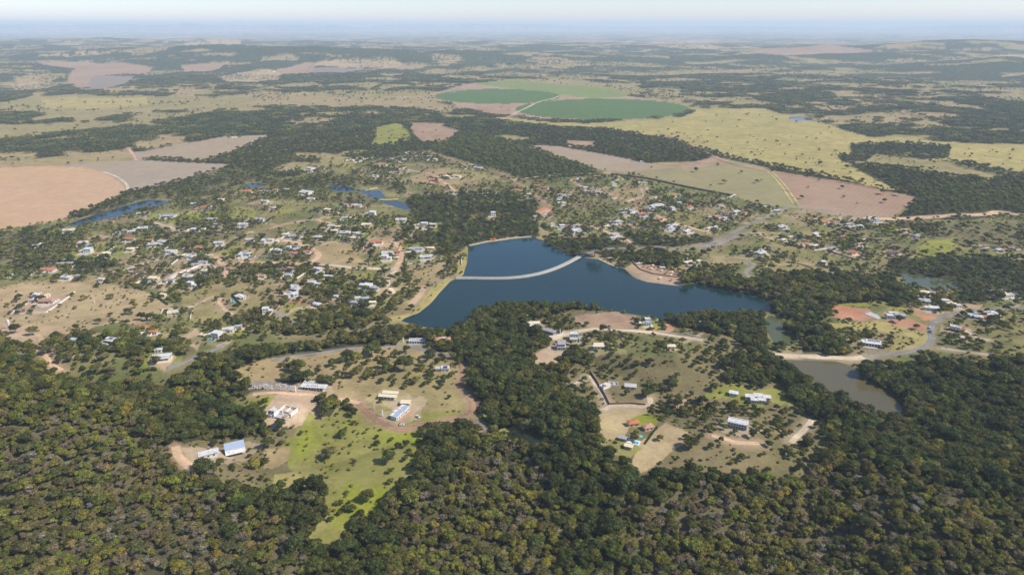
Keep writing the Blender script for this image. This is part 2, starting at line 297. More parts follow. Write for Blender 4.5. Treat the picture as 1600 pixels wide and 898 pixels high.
A('g', [(942,692),(975,680),(1003,700),(985,716),(945,706)], 0, .2)
A('g', [(1110,606),(1140,600),(1220,613),(1232,628),(1212,638),(1150,634),(1112,618)], 0, .9)
A('D', [(1055,628),(1080,625),(1085,637),(1060,640)], 0, .5)
A('Y', [(1395,522),(1420,517),(1452,515),(1450,535),(1425,547),(1390,549)], 0, .3)
A('Y', [(1290,500),(1380,502),(1420,510),(1390,520),(1340,515),(1300,512)], 0, .5)
A('V', [(1450,520),(1490,500),(1600,500),(1700,520),(1600,545),(1540,555),(1480,552),(1450,545)], 0, .4)
A('B', [(1478,548),(1520,545),(1560,552),(1520,562),(1480,560)], 0, .4)
# pivots: true circles on the ground
def circ(c, pts, oid):
    P = unproj(pts); x, y = P[:, 0], P[:, 1]
    M_ = np.stack([x, y, np.ones(len(x))], 1); s = np.linalg.lstsq(M_, -(x * x + y * y), rcond=None)[0]
    cx, cyy = -s[0] / 2, -s[1] / 2; rr = math.sqrt(cx * cx + cyy * cyy - s[2])
    a = np.linspace(0, 2 * math.pi, 73)[:-1]
    PL.append([c, None, 0, np.stack([cx + rr * np.cos(a), cyy + rr * np.sin(a)], 1), oid])
circ('c', [(882,147),(980,150),(930,144.5),(900,151.5)], 'irrigated_field')
def ell(cx, cyy, rx, ry): return [(cx + rx * math.cos(a), cyy + ry * math.sin(a)) for a in np.linspace(0, 2 * math.pi, 61)[:-1]]
A('C', ell(777, 150.8, 98, 11.6), 0, 0, 'irrigated_field')
A('C', ell(942, 170.8, 136, 16.4), 0, 0, 'irrigated_field')
CLS = list('0PpQqYGgVFMNWBSODTURCcK'); CI = {c: i for i, c in enumerate(CLS)}
_all = unproj([p for e in PL if e[1] is not None for p in e[3]], [e[1] for e in PL if e[1] is not None for p in e[3]]); _k = 0; WP = []
for c, zo, rag, pts, oid in PL:
    if zo is None: WP.append((CI[c], rag, pts, oid)); continue
    WP.append((CI[c], rag, _all[_k:_k + len(pts)], oid)); _k += len(pts)

def classify(x, y):
    r = np.hypot(x, y)
    k = np.full(x.shape, CI['0'], np.int16); fid = np.full(x.shape, -1, np.int16)
    a = np.clip(r * 0.03, 10, 220)
    wx = (fbm(x / (a * 1.1), y / (a * 1.1), 41, 3) - 0.5) * a * 2.2; wy = (fbm(x / (a * 1.1), y / (a * 1.1), 77, 3) - 0.5) * a * 2.2
    for i, (c, rag, P, oid) in enumerate(WP):
        m = inpoly(x + wx * rag, y + wy * rag, P) if rag else inpoly(x, y, P)
        k[m] = c; fid[m] = i if oid else -1
    # far country: woods on the slopes, thin pasture and pale ploughland between
    o = k == CI['0']
    if o.any():
        xo, yo, ro = x[o], y[o], r[o]
        n = fbm(xo / 680, yo / 480, 60, 5) + 0.22 * (fbm(xo / 150, yo / 150, 90, 2) - 0.5)
        bias = 0.155 + 0.085 * sstep(-500, 1500, xo) * sstep(3000, 5000, ro) * (1 - sstep(9000, 14000, ro)) - 0.05 * sstep(11000, 20000, ro)
        kk = np.where(n < 0.47 + bias, CI['F'], np.where(n < 0.53 + bias, CI['B'], CI['P']))
        # blocks of farmland
        cs = 900.0; ax = (xo * 0.94 + yo * 0.34); ay = (-xo * 0.34 + yo * 0.94)
        jx = np.floor(ax / (cs * 1.3)); jy = np.floor(ay / cs); hh = _hash(jx, jy, 5); hb = _hash(jx, jy, 9)
        fx = ax / (cs * 1.3) - jx; fy = ay / cs - jy
        blk = (hh > 0.74 - 0.22 * sstep(9000, 15000, ro)) & (fx > 0.06) & (fx < 0.94) & (fy > 0.1) & (fy < 0.9) & (ro > 5200) & (n > 0.40)
        kk = np.where(blk, np.where(hb < .3, CI['Q'], np.where(hb < .55, CI['R'], np.where(hb < .8, CI['P'], CI['T']))), kk)
        k[o] = kk
    q = (k == CI['F']) & (r > 1500) & (r < 4300) & (y > 1500)
    if q.any():
        n = fbm(x[q] / 170, y[q] / 150, 111, 4); k[q] = np.where(n > .645, CI['P'], np.where(n > .60, CI['W'], k[q]))
    q = (k == CI['F']) & (r > 2600) & (fid < 0)
    if q.any():
        n = fbm(x[q] / 260, y[q] / 190, 101, 4); kk = k[q]; s_ = sstep(2600, 4200, r[q]) * .05
        kk = np.where(n > .625 - s_, CI['P'], np.where(n > .585 - s_, CI['B'], kk)); k[q] = kk
    return k, fid

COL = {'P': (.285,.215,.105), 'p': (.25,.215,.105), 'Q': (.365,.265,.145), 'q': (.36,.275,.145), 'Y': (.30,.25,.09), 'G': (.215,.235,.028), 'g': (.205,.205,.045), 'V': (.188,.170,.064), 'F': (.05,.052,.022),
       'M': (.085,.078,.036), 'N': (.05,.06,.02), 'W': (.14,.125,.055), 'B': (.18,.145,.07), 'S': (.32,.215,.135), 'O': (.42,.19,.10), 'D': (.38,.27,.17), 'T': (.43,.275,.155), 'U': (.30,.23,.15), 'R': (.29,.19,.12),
       'C': (.082,.135,.042), 'c': (.17,.205,.06), 'K': (.22,.18,.14), '0': (.1,.1,.05)}
CT = np.array([COL[c] for c in CLS])

# ------------------------------------------------------------------ materials
def nt(name):
    m = bpy.data.materials.new(name); m.use_nodes = True; n = m.node_tree.nodes; l = m.node_tree.links; b = n['Principled BSDF']
    b.inputs['Roughness'].default_value = 0.85; b.inputs['Specular IOR Level'].default_value = 0.15
    return m, n, l, b
def noise_node(n, l, scale, detail=3, co=None):
    t = n.new('ShaderNodeTexNoise'); t.inputs['Scale'].default_value = scale; t.inputs['Detail'].default_value = detail
    if co is not None: l.new(co, t.inputs['Vector'])
    return t.outputs['Fac']
def mth(n, l, op, a, b, c=None):
    m = n.new('ShaderNodeMath'); m.operation = op
    for i, v in enumerate((a, b) if c is None else (a, b, c)):
        if isinstance(v, (int, float)): m.inputs[i].default_value = v
        else: l.new(v, m.inputs[i])
    return m.outputs[0]
def vmul(n, l, col, f):
    m = n.new('ShaderNodeVectorMath'); m.operation = 'SCALE'; l.new(col, m.inputs[0])
    if isinstance(f, (int, float)): m.inputs[3].default_value = f
    else: l.new(f, m.inputs[3])
    return m.outputs[0]
def simple(name, col, rough=0.8, var=0.12, scale=0.6, spec=0.2, metal=0.0, bump=0.0):
    m, n, l, b = nt(name); g = n.new('ShaderNodeNewGeometry'); rgb = n.new('ShaderNodeRGB'); rgb.outputs[0].default_value = (*col, 1)
    f = noise_node(n, l, scale, 4, g.outputs['Position']); f = mth(n, l, 'MULTIPLY_ADD', f, var * 4, 1 - var * 2)
    l.new(vmul(n, l, rgb.outputs[0], f), b.inputs['Base Color'])
    b.inputs['Roughness'].default_value = rough; b.inputs['Specular IOR Level'].default_value = spec; b.inputs['Metallic'].default_value = metal
    return m
def ground_mat(name, rows=None, rowstr=0.0, mott=0.42):
    m, n, l, b = nt(name); at = n.new('ShaderNodeAttribute'); at.attribute_name = 'Col'
    g = n.new('ShaderNodeNewGeometry'); P = g.outputs['Position']
    f1 = noise_node(n, l, 0.35, 4, P); f2 = noise_node(n, l, 0.045, 5, P); f3 = noise_node(n, l, 0.012, 4, P)
    s = mth(n, l, 'ADD', mth(n, l, 'MULTIPLY', f1, 0.30), mth(n, l, 'MULTIPLY', f2, 0.45)); s = mth(n, l, 'ADD', s, mth(n, l, 'MULTIPLY', f3, 0.25))
    s = mth(n, l, 'MULTIPLY_ADD', s, mott * 5, 1 - mott * 2.5)
    if rows:
        mp = n.new('ShaderNodeMapping'); mp.inputs['Rotation'].default_value = (0, 0, R(rows[0])); l.new(P, mp.inputs['Vector'])
        wv = n.new('ShaderNodeTexWave'); wv.inputs['Scale'].default_value = rows[1]; wv.inputs['Distortion'].default_value = 1.5; wv.inputs['Detail'].default_value = 2; wv.inputs['Detail Scale'].default_value = 0.4
        l.new(mp.outputs[0], wv.inputs['Vector']); s = mth(n, l, 'MULTIPLY', s, mth(n, l, 'MULTIPLY_ADD', wv.outputs['Fac'], rowstr, 1 - rowstr / 2))
    s = mth(n, l, 'MAXIMUM', s, 0.3)
    l.new(vmul(n, l, at.outputs['Color'], s), b.inputs['Base Color'])
    b.inputs['Roughness'].default_value = 0.95; b.inputs['Specular IOR Level'].default_value = 0.05
    return m
def leaf_mat(name, tr=True):
    m, n, l, b = nt(name); at = n.new('ShaderNodeAttribute'); at.attribute_name = 'Col'; oi = n.new('ShaderNodeObjectInfo')
    f = mth(n, l, 'MULTIPLY_ADD', oi.outputs['Random'], 0.75, 0.86)
    mx = n.new('ShaderNodeMix'); mx.data_type = 'RGBA'; mx.blend_type = 'MULTIPLY'; mx.inputs[0].default_value = 1.0
    cr = n.new('ShaderNodeValToRGB'); e = cr.color_ramp.elements; e[0].color = (1.07, .97, .82, 1); e[1].color = (.93, 1.04, .95, 1)
    r2 = mth(n, l, 'FRACT', mth(n, l, 'MULTIPLY', oi.outputs['Random'], 7.31), 0.0); l.new(r2, cr.inputs[0])
    l.new(at.outputs['Color'], mx.inputs[6]); l.new(cr.outputs[0], mx.inputs[7])
    cc = vmul(n, l, mx.outputs[2], f); l.new(cc, b.inputs['Base Color']); b.inputs['Roughness'].default_value = 0.7; b.inputs['Specular IOR Level'].default_value = 0.15
    t_ = n.new('ShaderNodeBsdfTranslucent'); l.new(vmul(n, l, cc, 1.5), t_.inputs[0]); ms = n.new('ShaderNodeMixShader'); ms.inputs[0].default_value = 0.32
    l.new(b.outputs[0], ms.inputs[1]); l.new(t_.outputs[0], ms.inputs[2]); l.new(ms.outputs[0], n['Material Output'].inputs[0])
    return m
def water_mat(name, col, rough=0.08, sc_=0.25):
    m, n, l, b = nt(name); g = n.new('ShaderNodeNewGeometry'); rgb = n.new('ShaderNodeRGB'); rgb.outputs[0].default_value = (*col, 1)
    f = noise_node(n, l, 0.006, 3, g.outputs['Position']); l.new(vmul(n, l, rgb.outputs[0], mth(n, l, 'MULTIPLY_ADD', f, 0.8, 0.6)), b.inputs['Base Color'])
    b.inputs['Roughness'].default_value = rough; b.inputs['Specular IOR Level'].default_value = 0.5; b.inputs['IOR'].default_value = 1.33
    mp = n.new('ShaderNodeMapping'); mp.inputs['Scale'].default_value = (.25, 1, 1); mp.inputs['Rotation'].default_value = (0, 0, .5); l.new(g.outputs['Position'], mp.inputs['Vector'])
    l.new(mth(n, l, 'MULTIPLY_ADD', noise_node(n, l, 0.02, 5, mp.outputs[0]), .34, rough - .08), b.inputs['Roughness'])
    bp = n.new('ShaderNodeBump'); bp.inputs['Strength'].default_value = 0.25; bp.inputs['Distance'].default_value = 0.25
    l.new(noise_node(n, l, sc_, 3, g.outputs['Position']), bp.inputs['Height']); l.new(bp.outputs[0], b.inputs['Normal'])
    return m
MAT = dict(
 ground=ground_mat('ground_cover'), roadv=ground_mat('road_surface', mott=.5), wood=ground_mat('woodland_floor', mott=.5), leaf=leaf_mat('foliage'), twig=leaf_mat('bare_twigs'),
 bark=simple('bark', (.16,.12,.085)), white=simple('white_plaster', (.60,.59,.55), var=.14), roofw=simple('white_roof', (.52,.51,.475), var=.34, scale=.5), cream=simple('cream_roof', (.62,.53,.36), var=.14, scale=.8),
 terra=simple('terracotta_tiles', (.42,.155,.075), var=.3, scale=1.2), terra2=simple('faded_terracotta', (.40,.22,.14), var=.3, scale=1.2), grey=simple('grey_roofing', (.30,.30,.31), var=.2), brown=simple('brown_roof', (.14,.085,.07), var=.25),
 blue=simple('blue_metal_roof', (.31,.37,.46), rough=.5, spec=.3, var=.1), glass=simple('dark_glass', (.03,.045,.06), rough=.12, spec=.6, var=.2), door=simple('timber_door', (.18,.09,.05)), beige=simple('beige_wall', (.60,.48,.34), var=.1),
 walk=simple('weathered_walk', (.32,.30,.25), var=.2, scale=.3), conc=simple('concrete', (.42,.40,.37), var=.18), pool=simple('pool_water', (.06,.38,.55), rough=.08, spec=.6, var=.1), turq=simple('turquoise_paint', (.10,.45,.45)), brick=simple('raw_brick', (.42,.22,.15), var=.25),
 solar=simple('solar_glass', (.035,.05,.11), rough=.2, spec=.6), dirt=simple('dirt_road_earth', (.40,.265,.175), var=.38, scale=.16), pale=simple('pale_track', (.42,.335,.235), var=.35, scale=.2), redr=simple('red_earth_road', (.31,.165,.115), var=.35, scale=.15), asph=simple('worn_asphalt', (.20,.185,.17), var=.2, scale=.4),
 paint=simple('road_paint', (.7,.7,.66)), yellow=simple('pale_grass_track', (.50,.42,.16), var=.2), wallw=simple('white_garden_wall', (.66,.63,.58), var=.12), sand=simple('beach_sand', (.58,.47,.33), var=.15), thatch=simple('reddish_thatch', (.24,.10,.06)), orange=simple('orange_paint', (.60,.15,.04)), carw=simple('white_car_paint', (.7,.7,.7), rough=.3, spec=.5), carb=simple('blue_car_paint', (.05,.08,.2), rough=.3, spec=.5), tyre=simple('tyre_rubber', (.03,.03,.03)),
 deep=water_mat('deep_lake_water', (.007,.027,.024)), teal=water_mat('teal_lake_water', (.009,.038,.045)), wblue=water_mat('blue_water', (.008,.027,.038)), olive=water_mat('olive_water', (.10,.085,.036)), wgreen=water_mat('green_water', (.07,.08,.025)))
for c, rows in dict(T=((62, .030), .08), U=((-58, .035), .14), R=((40, .035), .09), K=((30, .05), .15), C=((0, .01), .04), c=((12, .02), .12), p=((52, .03), .12), q=((35, .16), .35)).items():
    MAT['f' + c] = ground_mat('field_soil_' + {'T': 'tan', 'U': 'grey', 'R': 'pink', 'K': 'dark', 'C': 'crop', 'c': 'young_crop', 'p': 'pasture', 'q': 'mown'}[c], rows[0], rows[1], .16)

# ------------------------------------------------------------------ mesh helpers
col = sc.collection
def mesh_obj(name, V, Fc, mat, parent=None, smooth=False, colors=None, mi=None):
    me = bpy.data.meshes.new(name); me.from_pydata([tuple(v) for v in V], [], [tuple(f) for f in Fc])
    for m in (mat if isinstance(mat, (list, tuple)) else [mat]): me.materials.append(m)
    if colors is not None:
        a = me.color_attributes.new('Col', 'FLOAT_COLOR', 'POINT'); c = np.ones((len(V), 4), np.float32); c[:, :3] = colors; a.data.foreach_set('color', c.ravel())
    if mi is not None: me.polygons.foreach_set('material_index', mi)
    if smooth: me.polygons.foreach_set('use_smooth', [True] * len(me.polygons))
    me.update(); o = bpy.data.objects.new(name, me); col.objects.link(o)
    if parent: o.parent = parent
    return o
def np_mesh(name, V, Q, mat, colors, smooth=True):
    me = bpy.data.meshes.new(name); me.vertices.add(len(V)); me.vertices.foreach_set('co', V.astype(np.float32).ravel())
    k = Q.shape[1]; me.loops.add(Q.size); me.loops.foreach_set('vertex_index', Q.astype(np.int32).ravel()); me.polygons.add(len(Q))
    me.polygons.foreach_set('loop_start', np.arange(0, Q.size, k, dtype=np.int32)); me.polygons.foreach_set('loop_total', np.full(len(Q), k, np.int32))
    me.polygons.foreach_set('use_smooth', np.full(len(Q), smooth)); me.update(calc_edges=True)
    a = me.color_attributes.new('Col', 'FLOAT_COLOR', 'POINT'); c = np.ones((len(V), 4), np.float32); c[:, :3] = colors; a.data.foreach_set('color', c.ravel())
    me.materials.append(mat); o = bpy.data.objects.new(name, me); col.objects.link(o); return o
def tag(o, label=None, cat=None, group=None, kind=None):
    if label: o['label'] = label
    if cat: o['category'] = cat
    if group: o['group'] = group
    if kind: o['kind'] = kind
    return o
class MB:
    def __init__(s): s.V = []; s.F = []
    def box(s, x0, x1, y0, y1, z0, z1, rot=0, c=(0, 0)):
        b = len(s.V); ca, sa = math.cos(rot), math.sin(rot)
        for z in (z0, z1):
            for x, y in ((x0, y0), (x1, y0), (x1, y1), (x0, y1)): s.V.append((c[0] + x * ca - y * sa, c[1] + x * sa + y * ca, z))
        s.F += [(b, b + 3, b + 2, b + 1), (b + 4, b + 5, b + 6, b + 7), (b, b + 1, b + 5, b + 4), (b + 1, b + 2, b + 6, b + 5), (b + 2, b + 3, b + 7, b + 6), (b + 3, b, b + 4, b + 7)]; return s
    def hip(s, x0, x1, y0, y1, z0, h, gable=False, t=.25):
        b = len(s.V); w, d = x1 - x0, y1 - y0; 
        if w >= d: i = 0 if gable else d / 2 * .9; A_, B_ = (x0 + i, (y0 + y1) / 2), (x1 - i, (y0 + y1) / 2)
        else: i = 0 if gable else w / 2 * .9; A_, B_ = ((x0 + x1) / 2, y0 + i), ((x0 + x1) / 2, y1 - i)
        for z in (z0, z0 + t):
            for x, y in ((x0, y0), (x1, y0), (x1, y1), (x0, y1)): s.V.append((x, y, z))
        s.V += [(*A_, z0 + t + h), (*B_, z0 + t + h)]
        s.F += [(b, b + 3, b + 2, b + 1), (b, b + 1, b + 5, b + 4), (b + 1, b + 2, b + 6, b + 5), (b + 2, b + 3, b + 7, b + 6), (b + 3, b, b + 4, b + 7)]
        if w >= d: s.F += [(b + 4, b + 5, b + 9, b + 8), (b + 5, b + 6, b + 9), (b + 6, b + 7, b + 8, b + 9), (b + 7, b + 4, b + 8)]
        else: s.F += [(b + 4, b + 5, b + 8), (b + 5, b + 6, b + 9, b + 8), (b + 6, b + 7, b + 9), (b + 7, b + 4, b + 8, b + 9)]
        return s
    def cyl(s, x, y, r0, r1, z0, z1, n=8):
        b = len(s.V)
        for r, z in ((r0, z0), (r1, z1)):
            for k in range(n): a = 2 * math.pi * k / n; s.V.append((x + r * math.cos(a), y + r * math.sin(a), z))
        for k in range(n): k2 = (k + 1) % n; s.F.append((b + k, b + k2, b + n + k2, b + n + k))
        s.F += [tuple(b + n + k for k in range(n)), tuple(b + n - 1 - k for k in range(n))]; return s
    def tube(s, p, q, r0, r1, n=5):
        p, q = Vector(p), Vector(q); d = (q - p).normalized(); u = d.orthogonal().normalized(); v = d.cross(u); b = len(s.V)
        for c, r in ((p, r0), (q, r1)):
            for k in range(n): a = 2 * math.pi * k / n; s.V.append(tuple(c + (u * math.cos(a) + v * math.sin(a)) * r))
        for k in range(n): k2 = (k + 1) % n; s.F.append((b + k, b + k2, b + n + k2, b + n + k))
        s.F.append(tuple(b + n + k for k in range(n))); return s
    def build(s, name, mat, parent=None): return mesh_obj(name, s.V, s.F, mat, parent)
def empty(name, loc, rz=0):
    o = bpy.data.objects.new(name, None); col.objects.link(o); o.location = loc; o.rotation_euler = (0, 0, rz); return o
# ------------------------------------------------------------------ house table: tile origin -> (x, y in the 4x enlargement, width, kind[, turn])
HT = {
(0,225): [(1375,350,60,'B'),(1545,298,70,'T'),(1215,375,45,'W'),(1275,398,50,'W'),(880,440,50,'W'),(1055,450,80,'G'),(1325,472,60,'W'),(1335,505,40,'W'),(1515,505,60,'W'),(1375,545,35,'T'),(1220,545,50,'W'),(1495,572,40,'W'),(430,540,75,'B'),(890,528,60,'W'),(820,552,45,'W'),(775,552,35,'K'),(805,598,70,'T'),(930,603,50,'T'),(950,630,60,'W'),(1015,612,60,'W'),(1365,620,60,'W'),(1560,603,50,'W'),(1165,657,45,'T'),(1240,652,60,'T'),(275,628,50,'B'),(222,640,35,'B'),(515,620,70,'W'),(567,637,55,'L'),(540,672,75,'W'),(815,660,50,'B'),(665,690,60,'B'),(1070,675,72,'W'),(1195,708,60,'W'),(1270,742,55,'W'),(1222,758,45,'G'),(1530,690,75,'W'),(305,787,85,'T'),(1380,778,50,'W'),(1440,782,48,'T'),(870,802,60,'K'),(415,837,65,'W'),(498,828,35,'G'),(635,850,40,'B'),(1062,852,60,'G'),(1170,830,70,'W'),(962,843,70,'B'),(885,868,55,'B'),(1200,886,60,'W'),(1290,798,70,'B'),(65,825,25,'G')],
(400,225): [(975,57,45,'W'),(1075,78,30,'W'),(1118,98,30,'B'),(845,97,30,'W'),(930,100,40,'W'),(885,107,28,'W'),(655,85,35,'T'),(605,103,35,'B'),(790,130,60,'T'),(340,152,60,'B'),(200,158,35,'B'),(878,150,38,'T'),(745,200,45,'W'),(880,182,30,'T'),(1385,150,60,'W'),(1335,133,45,'B'),(1250,202,55,'B'),(1192,205,40,'B'),(1105,228,48,'W'),(310,303,90,'W'),(68,298,42,'W'),(20,298,42,'T'),(122,293,45,'T'),(190,285,35,'W'),(345,345,45,'W'),(55,358,50,'W'),(105,402,40,'B'),(455,415,60,'B'),(548,380,52,'T'),(632,386,55,'W'),(718,440,60,'W'),(905,475,70,'W'),(555,465,35,'W'),(1040,510,62,'W'),(1102,508,45,'W'),(1430,312,40,'B'),(1240,322,45,'G'),(1510,350,42,'W'),(1470,445,50,'W'),(25,475,55,'G'),(690,507,60,'B'),(468,514,42,'W'),(512,520,38,'B'),(487,548,45,'B'),(555,558,70,'W'),(622,560,50,'W'),(605,590,35,'B'),(188,570,42,'W'),(232,580,40,'W'),(285,588,48,'W'),(385,585,50,'W'),(75,603,75,'W'),(755,615,75,'T'),(712,640,38,'B'),(202,660,40,'W'),(255,660,48,'L'),(320,675,45,'T'),(235,686,62,'T'),(140,670,45,'W'),(1000,657,85,'G'),(1088,652,48,'B'),(952,682,32,'B'),(1062,706,78,'W'),(820,683,75,'W'),(815,715,65,'W'),(193,788,72,'K'),(243,802,45,'G'),(205,820,42,'W'),(35,828,60,'T'),(385,783,55,'W'),(400,810,60,'W'),(450,830,55,'W'),(345,868,60,'W'),(388,882,40,'W'),(685,887,80,'W'),(240,893,50,'W')],
(800,225): [(808,110,20,'W'),(530,205,45,'T'),(655,215,50,'T'),(422,222,45,'W'),(635,257,35,'W'),(795,245,33,'W'),(830,245,28,'B'),(155,262,35,'W'),(203,275,50,'T'),(25,292,50,'T'),(465,285,45,'W'),(530,303,40,'W'),(310,325,60,'G'),(300,350,45,'W'),(310,374,50,'B'),(100,315,40,'B'),(97,345,50,'W'),(905,340,45,'B'),(1010,320,50,'T'),(1040,370,30,'W'),(635,330,45,'T'),(912,386,75,'W'),(868,404,50,'W'),(1003,412,40,'W'),(745,418,50,'G'),(698,434,45,'G'),(808,440,55,'T'),(828,462,38,'G'),(925,470,50,'T'),(1295,385,45,'T'),(1105,398,50,'T'),(1400,425,52,'W'),(1457,435,42,'T'),(1272,455,48,'T'),(1330,465,35,'W'),(145,457,25,'W'),(205,450,30,'G'),(250,503,30,'W'),(303,522,50,'W'),(345,515,30,'T'),(395,513,42,'G'),(400,542,62,'W'),(640,512,42,'W'),(660,490,42,'W'),(735,512,55,'T'),(590,520,38,'B'),(640,568,60,'G'),(628,588,35,'W'),(1000,512,62,'W'),(988,532,50,'W'),(1090,545,62,'W'),(1260,525,52,'W'),(1225,530,30,'B'),(1555,680,72,'W'),(1528,390,45,'W'),(1582,396,30,'B'),(1105,742,70,'B')],
(1200,225): [(355,488,58,'T'),(420,495,48,'T'),(290,475,38,'T'),(505,505,55,'G'),(570,515,42,'W'),(668,483,40,'W'),(85,520,62,'W'),(295,565,52,'W'),(465,582,40,'T'),(140,585,35,'B'),(95,602,38,'B'),(225,628,52,'T'),(295,640,45,'B'),(395,655,58,'G'),(600,602,38,'W'),(570,628,48,'W'),(530,682,58,'T'),(345,742,38,'W'),(845,540,68,'T'),(925,575,52,'W'),(775,680,75,'K'),(1440,665,48,'B'),(1350,640,38,'T'),(1490,650,38,'T')],
(0,450): [(225,58,50,'W'),(300,82,105,'T',8),(460,335,60,'L',-20),(545,300,50,'W',10),(700,335,90,'W',-15),(1085,158,75,'B',20),(895,250,58,'T',-20),(955,283,55,'T',12),(885,292,55,'B',10),(990,395,38,'W',10),(1010,438,115,'W',15),(1345,300,88,'W',-18),(1425,265,65,'W',20),(1487,248,45,'G',18),(1502,60,75,'W',-40),(1020,50,40,'B')],
(400,450): [(245,10,60,'W'),(220,45,88,'W',25),(380,108,52,'W',-20),(75,148,65,'W',10),(495,58,28,'W'),(740,5,55,'G'),(612,100,52,'G',-15),(637,72,40,'W',15),(680,72,48,'L',10),(728,97,42,'B',8)],
(800,450): [(75,182,35,'T'),(845,203,35,'W',5),(840,227,52,'G',0),(990,372,52,'B'),(1195,225,58,'G')],
(1200,450): [(967,35,72,'B',-8),(900,38,38,'W',-15),(975,86,70,'W',-12),(1100,86,48,'W',-10),(1018,132,85,'W',-18),(1140,108,60,'B',-10),(1185,118,40,'W',5),(1245,173,62,'W',-12),(1382,168,95,'W',12),(1308,186,48,'W',-12),(1162,255,58,'W',-30),(1218,320,42,'B',-10),(1490,50,78,'B')],
(0,0): [(1560,398,40,'W'),(1460,855,30,'W')], (400,0): [(98,446,48,'W'),(918,600,22,'W'),(1230,572,22,'W')], (800,0): [(262,188,20,'W'),(775,466,26,'W'),(145,788,20,'W')],
}
HS = []
for (ox, oy), rows in HT.items():
    for h in rows:
        HS.append(dict(px=ox + h[0] / 3.99, py=oy + h[1] / 3.99, w=h[2] / 3.99, k=h[3], rot=(h[4] if len(h) > 4 else None)))
for i, h in enumerate(HS):
    if h['rot'] is None and h['k'] == 'W' and h['w'] < 15: h['k'] = {3: 'T', 7: 'G', 11: 'K'}.get(i % 13, 'W')
pos = unproj([(h['px'], h['py'] + 1.0) for h in HS])
for h, p in zip(HS, pos):
    d = p[1] * cP + (H - height(*p)) * sP
    h['x'], h['y'] = float(p[0]), float(p[1]); h['m'] = h['w'] * d / F * 0.92
    base = 18 * math.sin(p[0] / 210.0) + 14 * math.cos(p[1] / 170.0)
    h['r'] = R(h['rot'] if h['rot'] is not None else base + random.choice((0, 0, 0, 90)) * 0 + random.uniform(-6, 6))
for i, a in enumerate(HS):
    for b in HS[:i]:
        dd = math.hypot(a['x'] - b['x'], a['y'] - b['y']); need = (a['m'] + b['m']) * 0.5 * 0.82
        if dd < need:
            f = max(0.5, dd / need); (a if a['m'] < b['m'] else b)['m'] *= f
# special buildings, placed later; their yards are painted here
SPC = {k: tuple(map(float, unproj([v])[0])) for k, v in dict(solar=(625,648), gable=(368,707), lodge=(326,712), bigwhite=(1152,667), longw=(652,535), cream=(607,621), hut=(634,632), villa=(490,607), ruin=(443,645), box=(694,579), pink=(692,534), tallw=(897,531), grey=(877,545), cabin=(936,543), cott=(834,508), shed=(858,520), lot1=(945,605), lot2=(958,601), lot3=(985,606), red1=(989,664), red2=(1012,670), gar=(1183,624), gar2=(1146,617), terr=(1362,539), tinted=(1405,497)).items()}

